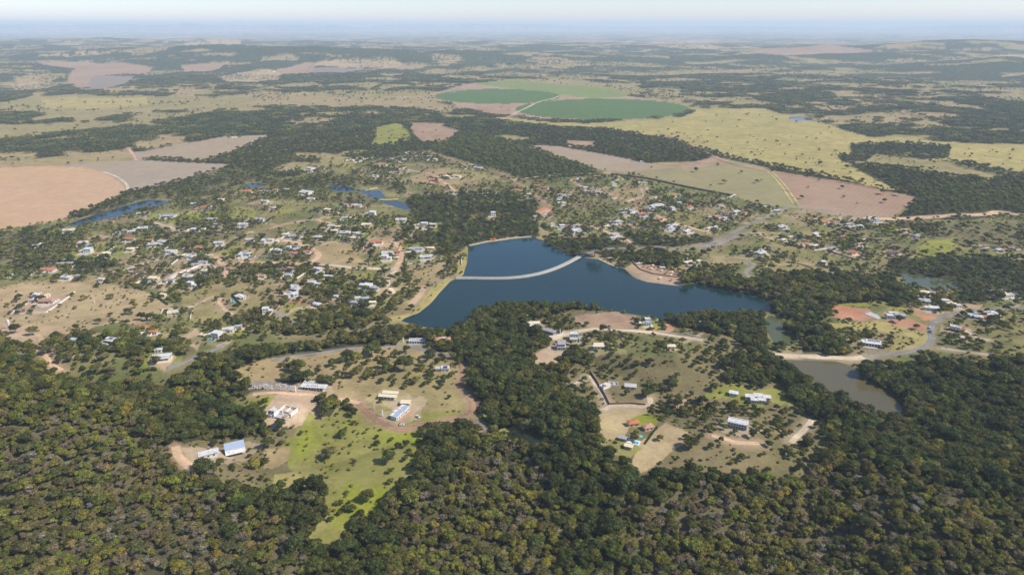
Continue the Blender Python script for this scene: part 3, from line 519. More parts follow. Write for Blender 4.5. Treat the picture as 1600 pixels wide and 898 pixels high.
# ------------------------------------------------------------------ roads (material, width, outline in the photograph)
def tl(ox, oy, p): return tile(ox, oy, p)
ROADS = [
 ('road', 'asph', 6, [(1262,327),(1235,323),(1215,332),(1195,342),(1172,350),(1150,361),(1125,374),(1098,384),(1065,388),(1030,386),(985,388),(960,388),(935,391),(915,397)], 'grey asphalt avenue curving down from the gatehouse towards the lake'),
 ('road', 'asph', 6, [(1170,363),(1150,369),(1125,380),(1098,388)], 'second lane of the asphalt avenue beyond its green median'),
 ('road', 'asph', 7, [(1262,327),(1290,329),(1320,337),(1350,341)], 'short asphalt road between the gatehouse and the dirt highway'),
 ('dirt_road', 'dirt', 16, [(1350,341),(1375,342),(1405,342),(1440,340),(1470,338),(1500,336),(1540,335),(1565,331),(1600,336),(1680,340)], 'wide pinkish dirt highway running to the right edge'),
 ('dirt_road', 'dirt', 8, tl(400,225,[(120,590),(200,605),(300,632),(360,655),(390,685),(372,720),(300,745),(140,742),(0,738),(-60,735)]) + tl(0,225,[(1400,750),(1370,720),(1340,700)]), 'orange dirt road looping round the terracotta-roofed houses'),
 ('dirt_road', 'pale', 7, tl(400,225,[(300,745),(450,755),(600,768),(750,777),(840,778),(880,782)]), 'pale dirt road between the loop and the small roundabout'),
 ('dirt_road', 'dirt', 8, tl(400,225,[(870,778),(900,720),(905,680),(890,640),(845,600)]), 'orange dirt lane climbing from the small roundabout'),
 ('dirt_road', 'pale', 6, tl(400,225,[(870,790),(825,830),(830,880),(860,930)]), 'pale lane running down from the small roundabout'),
 ('dirt_road', 'dirt', 5, tl(400,225,[(80,530),(160,505),(260,485),(370,470),(420,490)]), 'dirt lane below the chain of reservoirs'),
 ('dirt_road', 'pale', 5, tl(0,225,[(760,790),(900,745),(1050,705),(1150,692),(1330,690)]), 'thin pale lane crossing the dry pasture among houses'),
 ('dirt_road', 'pale', 5, tl(0,225,[(960,490),(1050,515),(1150,545),(1280,533),(1400,520)]), 'thin pale lane between the lime green lawns'),
 ('dirt_road', 'dirt', 6, tl(0,225,[(980,890),(1040,850),(1120,800),(1220,775),(1340,765),(1400,775),(1410,830)]), 'dirt lane in front of the walled garden'),
 ('dirt_road', 'pale', 6, tl(0,225,[(640,175),(690,190),(740,212),(785,250),(797,295)]), 'pale track curving along the edge of the bare tan field'),
 ('dirt_road', 'dirt', 7, tl(0,225,[(800,22),(825,60),(850,103)]), 'orange track between the two ploughed fields'),
 ('dirt_road', 'redr', 9, [(1035,210),(1080,227),(1112,243),(1150,258),(1200,268),(1250,276),(1313,284),(1360,293),(1395,302)], 'red earth track along the yellow pasture'),
 ('dirt_road', 'dirt', 5, [(1112,243),(1150,256),(1200,267)], 'pale wheel track on the red earth'),
 ('grass_track', 'yellow', 4, [(1199,268),(1220,290),(1238,318)], 'left of two parallel yellow tracks crossing the pink field'),
 ('grass_track', 'yellow', 4, [(1207,270),(1228,292),(1247,319)], 'right of two parallel yellow tracks crossing the pink field'),
 ('dirt_road', 'redr', 7, [(660,235),(715,253),(750,262),(780,270),(800,282),(830,300),(862,326)], 'red lane at the foot of the square plantation'),
 ('dirt_road', 'dirt', 5, [(800,282),(840,276),(890,272),(940,270),(960,270)], 'red lane along the far edge of the houses'),
 ('dirt_road', 'dirt', 5, tl(800,225,[(690,370),(750,348),(830,332)]), 'short orange lane between pastures'),
 ('dirt_road', 'dirt', 5, tl(800,225,[(370,225),(440,268),(560,300),(700,345)]), 'orange lane among scattered houses'),
 ('dirt_road', 'dirt', 5, tl(800,225,[(860,430),(950,465),(1040,500),(1150,530),(1260,560)]), 'orange lane behind the pair of white villas'),
 ('dirt_road', 'dirt', 5, tl(800,225,[(600,470),(700,460),(790,420),(850,390)]), 'orange lane climbing to the bare red plot'),
 ('dirt_road', 'dirt', 5, tl(800,225,[(480,510),(560,535),(620,560),(720,600),(750,640)]), 'orange lane towards the lake road'),
 ('dirt_road', 'dirt', 6, tl(400,225,[(960,165),(1060,180),(1130,210),(1190,255),(1250,300)]), 'orange lane on the hillside above the reservoirs'),
 ('road', 'asph', 5, [(425,563),(450,558),(480,554),(520,548),(540,545),(575,543),(615,541),(640,542),(662,547),(690,553),(710,556)], 'grey lane along the top of the golden pasture'),
 ('dirt_road', 'redr', 6, [(724,568),(723,590),(722,607),(733,619),(739,632),(737,645),(725,650),(700,656),(680,660),(655,664),(635,672),(612,668),(588,655),(572,642),(562,630)], 'red dirt road curving round the solar-roofed house'),
 ('dirt_road', 'dirt', 5, [(562,630),(540,625),(500,618),(465,616),(430,613),(395,616)], 'dirt lane between the white villa and the building site'),
 ('dirt_road', 'pale', 7, tl(800,450,[(250,320),(330,290),(420,268),(520,255),(640,260),(800,270),(960,290),(1100,312),(1190,325)]), 'pale dirt road along the wooded spit'),
 ('dirt_road', 'pale', 4, tl(800,450,[(478,545),(520,600),(560,660),(600,725)]), 'straight pale track beside a dark wall'),
 ('dirt_road', 'pale', 6, tl(800,450,[(560,760),(620,735),(720,732),(800,738),(860,720),(855,680)]), 'pale track along the top of the mown field'),
 ('dirt_road', 'pale', 3, tl(800,450,[(320,655),(350,620),(400,590),(460,570)]), 'faint pale path in the scrub'),
 ('dirt_road', 'dirt', 5, [(1112,680),(1128,684),(1145,690),(1165,692),(1185,692)], 'orange track below the big white house'),
 ('dirt_road', 'pale', 5, [(1234,692),(1247,680),(1258,668),(1268,656)], 'pale track beside the right-hand wood'),
 ('dirt_road', 'pale', 9, [(1211,554),(1235,556),(1275,557),(1310,559),(1335,560),(1350,558)], 'pale dirt dam road between the two right-hand ponds'),
 ('road', 'asph', 6, [(1350,558),(1380,554),(1400,552),(1425,548),(1448,540),(1456,527),(1453,517),(1458,505),(1475,495),(1492,489),(1515,486),(1550,483),(1600,480)], 'grey road bending up past the new houses at the right'),
 ('dirt_road', 'pale', 4, tl(1200,450,[(1200,240),(1250,280),(1300,310),(1380,325)]), 'pale track above the right-hand gardens'),
 ('dirt_road', 'pale', 3, tl(1200,450,[(1080,375),(1180,390),(1280,405),(1370,415)]), 'thin pale path under the right-hand gardens'),
 ('road', 'asph', 4, tl(0,450,[(1040,500),(1110,475),(1180,450),(1240,425),(1290,405),(1350,375),(1405,350)]), 'grey lane under trees left of the golden pasture'),
 ('dirt_road', 'dirt', 5, tl(0,450,[(240,290),(265,340),(268,400),(300,450),(330,485),(385,515)]), 'orange track down to the dark wood at the left'),
 ('dirt_road', 'dirt', 5, tl(0,450,[(1250,90),(1310,60),(1370,60),(1370,95),(1420,150),(1500,180)]), 'orange lane bending between hedged plots'),
 ('dirt_road', 'dirt', 7, [(273,697),(278,708),(285,718),(297,730),(300,736)], 'short orange track in a gap of the left wood'),
 ('road', 'asph', 5, tl(400,450,[(100,148),(170,180),(245,220)]), 'short pale concrete drive below a white house'),
 ('dirt_road', 'pale', 8, [(800,179),(840,160),(860,155),(880,148)], 'pale track between the two green circles'),
 ('dirt_road', 'pale', 4, [(880,148),(900,152),(930,153),(990,156)], 'pale track at the far rim of the green circle'),
 ('dirt_road', 'redr', 12, [(484,121),(481,112),(488,102),(515,92)], 'red road climbing between far ploughed fields'),
 ('dirt_road', 'dirt', 8, [(1540,164),(1541,170),(1545,174)], 'short bright bare track far off on the right slope'),
 ('road', 'asph', 6, [(1160,405),(1175,414),(1165,425),(1172,436)], 'grey lane beside the white house with a curved drive'),
]
RW = []; _all = unproj([p for r_ in ROADS for p in r_[3]]); _k = 0
for nm, mt, wd, pts, lab in ROADS:
    P = _all[_k:_k + len(pts)]; _k += len(pts); RW.append(catmull(P, 5.0 if P[:, 1].mean() < 2500 else 25.0))
# occupancy raster: distance to nearest road edge / house
OCC = np.zeros(GX.shape, bool)
def stamp(cx, cyy, rad):
    i0 = int((cx - rad - X0) / RS); i1 = int((cx + rad - X0) / RS) + 1; j0 = int((cyy - rad - Y0) / RS); j1 = int((cyy + rad - Y0) / RS) + 1
    if i1 < 0 or j1 < 0 or i0 >= GX.shape[1] or j0 >= GX.shape[0]: return
    i0, j0 = max(i0, 0), max(j0, 0); s = (slice(j0, j1 + 1), slice(i0, i1 + 1))
    OCC[s] |= (GX[s] - cx) ** 2 + (GY[s] - cyy) ** 2 < rad * rad
for (nm, mt, wd, pts, lab), P in zip(ROADS, RW):
    for p in P[::1]: stamp(p[0], p[1], wd / 2 + (5.5 if mt == 'asph' else 3.0))
for h in HS: stamp(h['x'], h['y'], h['m'] * 0.55 + 2)
CAUS = [(712,433),(735,433),(765,433.5),(795,433),(820,430.5),(845,425.5),(868,418),(888,409),(903,401),(913,397)]
CW = catmull(flat(CAUS, 1.5), 6.0)

# ------------------------------------------------------------------ ground sheet, finest where the photograph is sharp
azs = np.concatenate([np.arange(-180, -44, 4.0), np.arange(-44, -38.5, .5), np.arange(-38.5, 38.5, 0.105), np.arange(38.5, 44, .5), np.arange(44, 180, 4.0)])
deps = np.concatenate([[89.5, 80, 70, 62, 56], np.arange(52, 14, -0.10), np.arange(14, 4.0, -0.075), np.arange(4.0, 1.2, -0.022), np.arange(1.2, 0.25, -0.014)])
rr = H / np.tan(np.radians(deps)); rr = np.concatenate([rr, [90000., 130000.]])
AZ, RR = np.meshgrid(np.radians(azs), rr)
TX, TY = RR * np.sin(AZ), RR * np.cos(AZ); shp = TX.shape; tx, ty = TX.ravel(), TY.ravel()
K, FID = classify(tx, ty); z = height(tx, ty)
rad = np.hypot(tx, ty)
C = CT[K].copy()
def tint(mask, c, s=1.0): C[mask] = C[mask] * (1 - s) + np.array(c) * s
v = K == CI['V']
n1 = fbm(tx / 60, ty / 60, 21, 3); n2 = fbm(tx / 170, ty / 170, 22, 3)
tint(v, (.30,.225,.12), (0.75 * sstep(.48, .66, n2))[v][:, None]); tint(v, (.125,.135,.045), (0.9 * sstep(.43, .58, n1))[v][:, None])
tint(v, (.20,.15,.085), (0.55 * sstep(.55, .7, fbm(tx / 45, ty / 45, 29, 2)))[v][:, None])
for c, a, cc in (('P', .6, (.215,.195,.07)), ('Y', .6, (.34,.275,.10)), ('G', .85, (.205,.185,.06)), ('g', .6, (.25,.215,.085)), ('B', .7, (.125,.115,.045)), ('M', .5, (.17,.14,.08)), ('S', .4, (.30,.22,.15)), ('O', .5, (.37,.24,.16)), ('D', .5, (.29,.21,.13)), ('T', .3, (.42,.29,.20)), ('U', .35, (.30,.25,.20)), ('R', .3, (.32,.25,.17)), ('p', .5, (.25,.26,.09)), ('Q', .4, (.28,.225,.11))):
    m = K == CI[c]; sc1 = 1 + 2 * (c in 'YTURpP')
    tint(m, cc, (a * sstep(.42, .62, fbm(tx / (70 * sc1), ty / (90 * sc1), 33, 4)))[m][:, None])
far = sstep(3500, 6500, rad)
m = (K == CI['F']) & (rad > 3000); tint(m, (.052,.068,.034), (far * .8)[m][:, None])
# thin tree cover on far pastures reads as flecks
m = (rad > 4300) & np.isin(K, [CI[c] for c in 'PBQ0'])
fl = rng.random(len(tx)) < (0.10 + 0.22 * (K == CI['B'])) * sstep(.42, .6, fbm(tx / 500, ty / 500, 70, 3)) * 2.8
WOOD = (K == CI['F']) & (rad > 4300)
tint(m & fl, (.055,.065,.032), 1.0); z = np.where((m & fl) & (rad < 7000), z + 4, z)
z = np.where(WOOD, z + 3 + rng.random(len(tx)) * 6 * (1 - sstep(6000, 11000, rad)), z)
C[WOOD] *= (0.8 + 0.4 * rng.random(WOOD.sum()))[:, None]
# plots and yards round the houses
def rect(cx, cyy, hw, hd, rot, colr, s=1.0, ell=False):
    sel = np.nonzero((np.abs(tx - cx) < hw + hd) & (np.abs(ty - cyy) < hw + hd))[0]
    if not len(sel): return
    dx, dy = tx[sel] - cx, ty[sel] - cyy; c_, s_ = math.cos(rot), math.sin(rot); u = dx * c_ + dy * s_; q = -dx * s_ + dy * c_
    if ell: ok = (u / hw) ** 2 + (q / hd) ** 2 + 0.9 * (vnoise(tx[sel] / 6, ty[sel] / 6, 3) - .5) < 1
    else: ok = (np.abs(u) < hw) & (np.abs(q) < hd)
    ok &= ~np.isin(K[sel], [CI['C']]) & (FID[sel] < 0)
    C[sel[ok]] = C[sel[ok]] * (1 - s) + np.array(colr) * s
ALLR = np.vstack([P[::4] for P in RW if P[:, 1].mean() < 2600])
for h in HS:   # a drive from each house to its lane
    if h['y'] > 2600: continue
    dd = np.hypot(ALLR[:, 0] - h['x'], ALLR[:, 1] - h['y']); q = ALLR[int(dd.argmin())]
    if dd.min() > 110: continue
    a = np.array([h['x'], h['y']]); mid_ = (a + q) / 2 + np.array([random.uniform(-8, 8), random.uniform(-8, 8)]); pth = catmull([a, mid_, q], 6)
    sel = np.nonzero((tx > pth[:, 0].min() - 8) & (tx < pth[:, 0].max() + 8) & (ty > pth[:, 1].min() - 8) & (ty < pth[:, 1].max() + 8) & (FID < 0))[0]
    if len(sel):
        w_ = 1 - sstep(1.4, 4.2, segdist(tx[sel], ty[sel], pth, False)); C[sel] = C[sel] * (1 - .8 * w_[:, None]) + np.array((.42,.31,.20)) * .8 * w_[:, None]
for h in HS:
    if h['y'] > 4200: continue
    h['pl'] = None
    m_ = max(h['m'], 9); c_ = random.choice([(.25,.20,.095), (.18,.205,.045), (.34,.245,.145), (.19,.17,.065), (.135,.15,.05), (.29,.215,.115), (.20,.225,.038)])
    h['pl'] = (h['x'] + random.uniform(-5, 5), h['y'] + random.uniform(-8, 8), m_ * random.uniform(1.0, 1.6), m_ * random.uniform(1.1, 2.0))
    rect(*h['pl'], h['r'], c_, .75)
    rect(h['x'], h['y'] - m_ * .1, m_ * .75, m_ * .85, h['r'], random.choice([(.48,.37,.26), (.44,.30,.20), (.50,.46,.38), (.42,.33,.22)]), .75, True)
for k_ in ('solar','gable','lodge','bigwhite','cream','hut','villa','ruin','tallw','grey','cabin','longw','pink'):
    rect(SPC[k_][0], SPC[k_][1], 19, 15, .3, (.43,.33,.22) if k_ not in ('cream', 'cabin', 'longw') else (.38,.32,.15), .6, True)
# trampled bands beside the dirt roads
for (nm, mt, wd, pts, lab), P in zip(ROADS, RW):
    a0, a1 = P.min(0) - 14, P.max(0) + 14; sel = np.nonzero((tx > a0[0]) & (tx < a1[0]) & (ty > a0[1]) & (ty < a1[1]) & (FID < 0))[0]
    if not len(sel): continue
    Ps = P[::3] if len(P) > 8 else P
    dd = segdist(tx[sel], ty[sel], np.vstack([Ps, P[-1:]]), False); w_ = (1 - sstep(wd * .4, wd * .4 + 5 + 7 * vnoise(tx[sel] / 14, ty[sel] / 14, 6), dd)) * (.35 if mt == 'asph' else .65)
    cc = np.array({'redr': (.28,.18,.12), 'dirt': (.36,.25,.16), 'pale': (.36,.28,.18), 'asph': (.29,.235,.15), 'yellow': (.36,.31,.12)}[mt]); C[sel] = C[sel] * (1 - w_[:, None]) + cc * w_[:, None]
tree_ok_pts = None
V = np.stack([tx, ty, z], 1)
nr, na = shp
i, j = np.meshgrid(np.arange(nr - 1), np.arange(na), indexing='ij'); j2 = (j + 1) % na
Q = np.stack([i * na + j, i * na + j2, (i + 1) * na + j2, (i + 1) * na + j], -1).reshape(-1, 4)
Q = Q[:, ::-1] if True else Q
# keep winding facing up
a_, b_, c2_ = V[Q[0, 0]], V[Q[0, 1]], V[Q[0, 2]]
if np.cross(b_ - a_, c2_ - a_)[2] < 0: Q = Q[:, ::-1]
fK = K[Q[:, 0]]; fF = FID[Q[:, 0]]; fW = WOOD[Q].sum(1) >= 3
def sub(name, mask, mat):
    q = Q[mask]; u, inv = np.unique(q, return_inverse=True); return np_mesh(name, V[u], inv.reshape(-1, 4), mat, C[u])
isf = fF >= 0
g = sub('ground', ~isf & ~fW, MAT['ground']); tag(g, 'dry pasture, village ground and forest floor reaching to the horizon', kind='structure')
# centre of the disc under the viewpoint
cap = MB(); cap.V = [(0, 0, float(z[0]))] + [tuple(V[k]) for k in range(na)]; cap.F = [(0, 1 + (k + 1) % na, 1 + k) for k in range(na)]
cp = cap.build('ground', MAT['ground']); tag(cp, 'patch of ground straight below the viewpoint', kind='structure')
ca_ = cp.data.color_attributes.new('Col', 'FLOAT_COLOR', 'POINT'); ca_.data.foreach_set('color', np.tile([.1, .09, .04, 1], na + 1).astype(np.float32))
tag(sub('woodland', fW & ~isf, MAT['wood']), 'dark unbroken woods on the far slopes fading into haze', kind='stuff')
FL = {'T': 'bare tan ploughed field', 'U': 'greyish brown stubble field', 'R': 'pinkish brown ploughed field', 'K': 'dark tilled field', 'C': 'dark green circular crop', 'c': 'pale green young crop', 'p': 'dry green-tan pasture'}
for fi in np.unique(fF[isf]):
    c, zo, ragg, pts, oid = PL[fi]; mk = fF == fi
    if mk.sum() < 4: continue
    o = sub(oid, mk, MAT['f' + c]); mx_, my_ = V[Q[mk]].reshape(-1, 3)[:, :2].mean(0)
    qx, qy, _d = project(mx_, my_, 0.0)
    where = 'left' if qx < 533 else ('right' if qx > 1066 else 'middle'); dist_ = 'far distance' if qy < 140 else 'mid distance'
    tag(o, f'{FL[c]} in the {dist_}, {where} of the valley', kind='structure')

# ------------------------------------------------------------------ water
for (nm, mt, pts, lab), P in zip(LAKES, LK):
    c_ = P.mean(0)
    if nm == 'lake':
        pass
    n_ = len(P); e = np.roll(P, -1, 0) - np.roll(P, 1, 0); nrm = np.stack([e[:, 1], -e[:, 0]], 1); nrm /= np.linalg.norm(nrm, axis=1)[:, None] + 1e-9
    area = 0.5 * np.sum(P[:, 0] * np.roll(P[:, 1], -1) - np.roll(P[:, 0], -1) * P[:, 1])
    if area < 0: nrm = -nrm
    Pe = P + nrm * (6 if c_[1] < 2500 else 14)
    import mathutils
    tri = mathutils.geometry.tessellate_polygon([[Vector((p[0], p[1], 0)) for p in Pe]])
    o = mesh_obj(nm, [(p[0], p[1], 0.0) for p in Pe], tri, MAT[{'deep': 'deep', 'olive': 'olive', 'green': 'wgreen', 'blue': 'wblue'}[mt]])
    for f in o.data.polygons:
        if f.normal.z < 0: f.flip()
    tag(o, lab, kind='structure')
# the basin cut off by the causeway is shallower and greener: its own sheet a few mm up
up = flat([(736,384),(760,379),(800,374),(830,371),(842,375),(852,382),(868,390),(886,399),(900,402.5)])
side = CW[(CW[:, 0] > flat([(722,433)])[0][0]) & (CW[:, 0] < flat([(902,402)])[0][0])]
P = np.vstack([up, side[::-1], flat([(722,428),(731,410),(731,392)])])
tri = mathutils.geometry.tessellate_polygon([[Vector((p[0], p[1], 0)) for p in P]])
o = mesh_obj('lake_basin', [(p[0], p[1], 0.006) for p in P], tri, MAT['teal']); tag(o, 'teal basin of the lake enclosed by the curved causeway', kind='structure')
for f in o.data.polygons:
    if f.normal.z < 0: f.flip()

# ------------------------------------------------------------------ roads as draped ribbons
RC = {'redr': (.28,.165,.105), 'dirt': (.50,.335,.21), 'pale': (.50,.405,.28), 'asph': (.21,.195,.18), 'yellow': (.42,.36,.15)}
def ribbon(name, P, wd, mt, lift):
    T = np.gradient(P, axis=0); T /= np.linalg.norm(T, axis=1)[:, None] + 1e-9; N = np.stack([-T[:, 1], T[:, 0]], 1); n = len(P); hard = mt == 'asph'
    kk = np.arange(n); us = (-1, -.78, -.45, -.16, .16, .45, .78, 1); Vv = []; Cv = []; base = np.array(RC[mt]); verge = np.array((.26, .21, .11))
    for q, u in enumerate(us):
        wob = 1 + (vnoise(kk * .37 + 9 * (u > 0), kk * 0 + wd, 4) - .5) * (.1 if hard else .5) * (abs(u) > .7)
        p = P + N * (wd / 2 * u * wob)[:, None]; Vv.append(np.column_stack([p, height(p[:, 0], p[:, 1]) + lift * (1 if abs(u) < 1 else .35)]))
        nz = vnoise(kk * .23, kk * 0 + u * 3, 14)[:, None]
        e = {1: .75, .78: .15, .45: 0, .16: .22}[abs(u)] * (.55 if hard and abs(u) == 1 else 0 if hard else 1)
        Cv.append((base * (1 - e) + verge * e) * (.86 + .28 * nz))
    Q_ = []
    for a in range(7):
        i_ = np.arange(n - 1); Q_.append(np.stack([(a + 1) * n + i_, (a + 1) * n + i_ + 1, a * n + i_ + 1, a * n + i_], 1))
    Vv = np.concatenate(Vv); Q_ = np.concatenate(Q_)
    a_, b_, c_ = Vv[Q_[0, 0]], Vv[Q_[0, 1]], Vv[Q_[0, 2]]
    if np.cross(b_ - a_, c_ - a_)[2] < 0: Q_ = Q_[:, ::-1]
    return np_mesh(name, Vv, Q_, MAT['roadv'], np.concatenate(Cv))
for idx, ((nm, mt, wd, pts, lab), P) in enumerate(zip(ROADS, RW)):
    tag(ribbon(nm, P, wd * 1.0, mt, .10 + .004 * idx + .28 * (P[:, 1].mean() > 1300)), lab, kind='structure')
# the causeway: an earth dam with a paved walk and two kerbs
root = empty('causeway', (0, 0, 0)); tag(root, 'long curved pale causeway crossing the blue lake', 'causeway')
def dam(P, top, bot, z1, nm, mat, parent, z0=-1.4):
    T = np.gradient(P, axis=0); T /= np.linalg.norm(T, axis=1)[:, None]; N = np.stack([-T[:, 1], T[:, 0]], 1); n = len(P)
    rows = [(-bot / 2, z0), (-top / 2, z1), (top / 2, z1), (bot / 2, z0)]; Vv = []
    for u, zz in rows: p = P + N * u; Vv += [(a[0], a[1], zz) for a in p]
    fs = [((a + 1) * n + k, (a + 1) * n + k + 1, a * n + k + 1, a * n + k) for a in range(3) for k in range(n - 1)]
    return mesh_obj(nm, Vv, fs, mat, parent)
dam(CW, 4.8, 9.5, 1.3, 'embankment', MAT['walk'], root)
dam(CW, 3.0, 3.2, 1.36, 'walkway', MAT['walk'], root, 1.2)
T_ = np.gradient(CW, axis=0); T_ /= np.linalg.norm(T_, axis=1)[:, None]; N_ = np.stack([-T_[:, 1], T_[:, 0]], 1)
for s_ in (-2.0, 2.0): dam(CW + N_ * s_, .35, .4, 1.75, 'parapet', MAT['conc'], root, 1.2)
# ------------------------------------------------------------------ trees
def ico(sub=0):
    t = (1 + 5 ** .5) / 2
    v = [(-1,t,0),(1,t,0),(-1,-t,0),(1,-t,0),(0,-1,t),(0,1,t),(0,-1,-t),(0,1,-t),(t,0,-1),(t,0,1),(-t,0,-1),(-t,0,1)]
    f = [(0,11,5),(0,5,1),(0,1,7),(0,7,10),(0,10,11),(1,5,9),(5,11,4),(11,10,2),(10,7,6),(7,1,8),(3,9,4),(3,4,2),(3,2,6),(3,6,8),(3,8,9),(4,9,5),(2,4,11),(6,2,10),(8,6,7),(9,8,1)]
    v = [tuple(np.array(a) / np.linalg.norm(a)) for a in v]
    for _ in range(sub):
        c = {}; nf = []
        def mid(a, b):
            k = (min(a, b), max(a, b))
            if k not in c: m = np.array(v[a]) + np.array(v[b]); v.append(tuple(m / np.linalg.norm(m))); c[k] = len(v) - 1
            return c[k]
        for a, b, d in f: x, y_, z_ = mid(a, b), mid(b, d), mid(d, a); nf += [(a, x, z_), (b, y_, x), (d, z_, y_), (x, y_, z_)]
        f = nf
    return np.array(v), np.array(f)
I0, I1 = ico(0), ico(1)
def crown(r, hgt, base, lobes, cards, colr, cs=0.9, flatt=.75, sub=0, jit=.28, seed=0, core=.82):
    """foliage: lobes of many small leaf clumps round an irregular inner mass"""
    g = np.random.default_rng(seed); Vv = []; Ff = []; Cc = []; nb = 0; colr = np.array(colr)
    iv, if_ = (I1 if sub else I0)
    for k in range(lobes):
        if k == 0: c = np.array([0, 0, base + hgt * .60]); lr = r * .55
        else:
            a = 2.399 * k + g.uniform(-.4, .4); q = math.sqrt((k) / lobes) * r * .74
            c = np.array([math.cos(a) * q, math.sin(a) * q, base + hgt * (.28 + .5 * (1 - (q / r) ** 1.4) + g.uniform(-.12, .14))]); lr = r * g.uniform(.26, .44)
        tone = g.uniform(.72, 1.3); hue = 1 + g.uniform(-.12, .12) * np.array([1, .2, -1])
        p = iv * lr * core * np.array([1, 1, flatt]) * (1 + g.uniform(-jit, jit, (len(iv), 1))) + c
        Vv.append(p); Ff.append(if_ + nb); nb += len(p); Cc.append(np.tile(colr * tone * hue, (len(p), 1)) * g.uniform(.85, 1.1, (len(p), 1)))
        if cards:
            d = g.normal(size=(cards, 3)); d[:, 2] = np.abs(d[:, 2]) * .9 - .25; d /= np.linalg.norm(d, axis=1)[:, None]
            pc = c + d * lr * np.array([1, 1, flatt]) * g.uniform(.8, 1.18, (cards, 1))
            nrm = d + g.normal(size=d.shape) * .55; nrm /= np.linalg.norm(nrm, axis=1)[:, None]
            u = np.cross(nrm, g.normal(size=d.shape)); u /= np.linalg.norm(u, axis=1)[:, None]; vv = np.cross(nrm, u); s = cs * g.uniform(.55, 1.25, (cards, 1))
            quad = np.stack([pc - u * s * .5, pc + vv * s * .42, pc + u * s * .5, pc - vv * s * .42], 1).reshape(-1, 3)
            Vv.append(quad); ii = np.arange(cards)[:, None] * 4 + nb; Ff.append(np.concatenate([ii + [[0, 1, 2]], ii + [[0, 2, 3]]])); nb += len(quad)
            tc = colr * tone * hue * g.uniform(.7, 1.4, (cards, 1)); Cc.append(np.repeat(tc, 4, 0))
    return np.concatenate(Vv), np.concatenate(Ff), np.clip(np.concatenate(Cc), 0, 1)
def trunk(h, r, seed, limbs=4):
    g = random.Random(seed); m = MB(); bx, by = g.uniform(-.4, .4), g.uniform(-.4, .4)
    m.tube((0, 0, -.6), (bx, by, h * .45), r, r * .7); m.tube((bx, by, h * .45), (bx * 1.5, by * 1.5, h * .8), r * .7, r * .3)
    for k in range(limbs):
        a = 2 * math.pi * k / limbs + g.uniform(-.5, .5); L = h * g.uniform(.28, .42); z0 = h * g.uniform(.3, .5)
        m.tube((bx * z0 / h * 2, by * z0 / h * 2, z0), (math.cos(a) * L, math.sin(a) * L, z0 + L * .9), r * .42, r * .12)
    v = np.array(m.V); f = []
    for q in m.F:
        for k in range(1, len(q) - 1): f.append((q[0], q[k], q[k + 1]))
    return v, np.array(f), np.tile((.17, .13, .095), (len(v), 1))
def bare(r, h, colr, seed, n=150):
    """leafless crown: forking limbs and a haze of thin twigs"""
    g = np.random.default_rng(seed); Vv = []; Ff = []; Cc = []; nb = 0; colr = np.array(colr)
    tips = []
    for k in range(9):
        a = 2.4 * k; q = r * g.uniform(.3, .75); tips.append(np.array([math.cos(a) * q, math.sin(a) * q, h * g.uniform(.5, .75)]))
    for t in tips:
        s0 = np.array([0, 0, h * .22]); d = t - s0; u = np.cross(d, [0, 0, 1.0]); u /= np.linalg.norm(u) + 1e-6; w_ = .16
        Vv.append(np.array([s0 - u * w_, s0 + u * w_, t + u * .05, t - u * .05])); Ff.append(np.array([[0, 1, 2], [0, 2, 3]]) + nb); nb += 4; Cc.append(np.tile(colr * 1.2, (4, 1)))
        for j in range(n // 9):
            d = g.normal(size=3); d[2] = abs(d[2]) + .2; d /= np.linalg.norm(d); L = r * g.uniform(.25, .6); st = t * g.uniform(.75, 1) ; e = st + d * L * np.array([1, 1, .8])
            u = g.normal(size=3); u -= d * (u @ d); u /= np.linalg.norm(u); w_ = g.uniform(.05, .13)
            Vv.append(np.array([st - u * w_, st + u * w_, e])); Ff.append(np.array([[0, 1, 2]]) + nb); nb += 3; Cc.append(np.tile(colr * g.uniform(.7, 1.5), (3, 1)))
    return np.concatenate(Vv), np.concatenate(Ff), np.clip(np.concatenate(Cc), 0, 1)
def me_from(name, parts, mats):
    V_ = []; F_ = []; C_ = []; MI = []; nb = 0
    for k, (v, f, c) in enumerate(parts): V_.append(v); F_.append(f + nb); nb += len(v); C_.append(c); MI += [k] * len(f)
    V_ = np.concatenate(V_); F_ = np.concatenate(F_); C_ = np.concatenate(C_)
    me = bpy.data.meshes.new(name); me.vertices.add(len(V_)); me.vertices.foreach_set('co', V_.astype(np.float32).ravel()); me.loops.add(F_.size); me.loops.foreach_set('vertex_index', F_.astype(np.int32).ravel())
    me.polygons.add(len(F_)); me.polygons.foreach_set('loop_start', np.arange(0, F_.size, 3, dtype=np.int32)); me.polygons.foreach_set('loop_total', np.full(len(F_), 3, np.int32)); me.polygons.foreach_set('material_index', np.array(MI, np.int32)); me.update(calc_edges=True)
    a = me.color_attributes.new('Col', 'FLOAT_COLOR', 'POINT'); c = np.ones((len(V_), 4), np.float32); c[:, :3] = C_; a.data.foreach_set('color', c.ravel())
    for m in mats: me.materials.append(m)
    return me
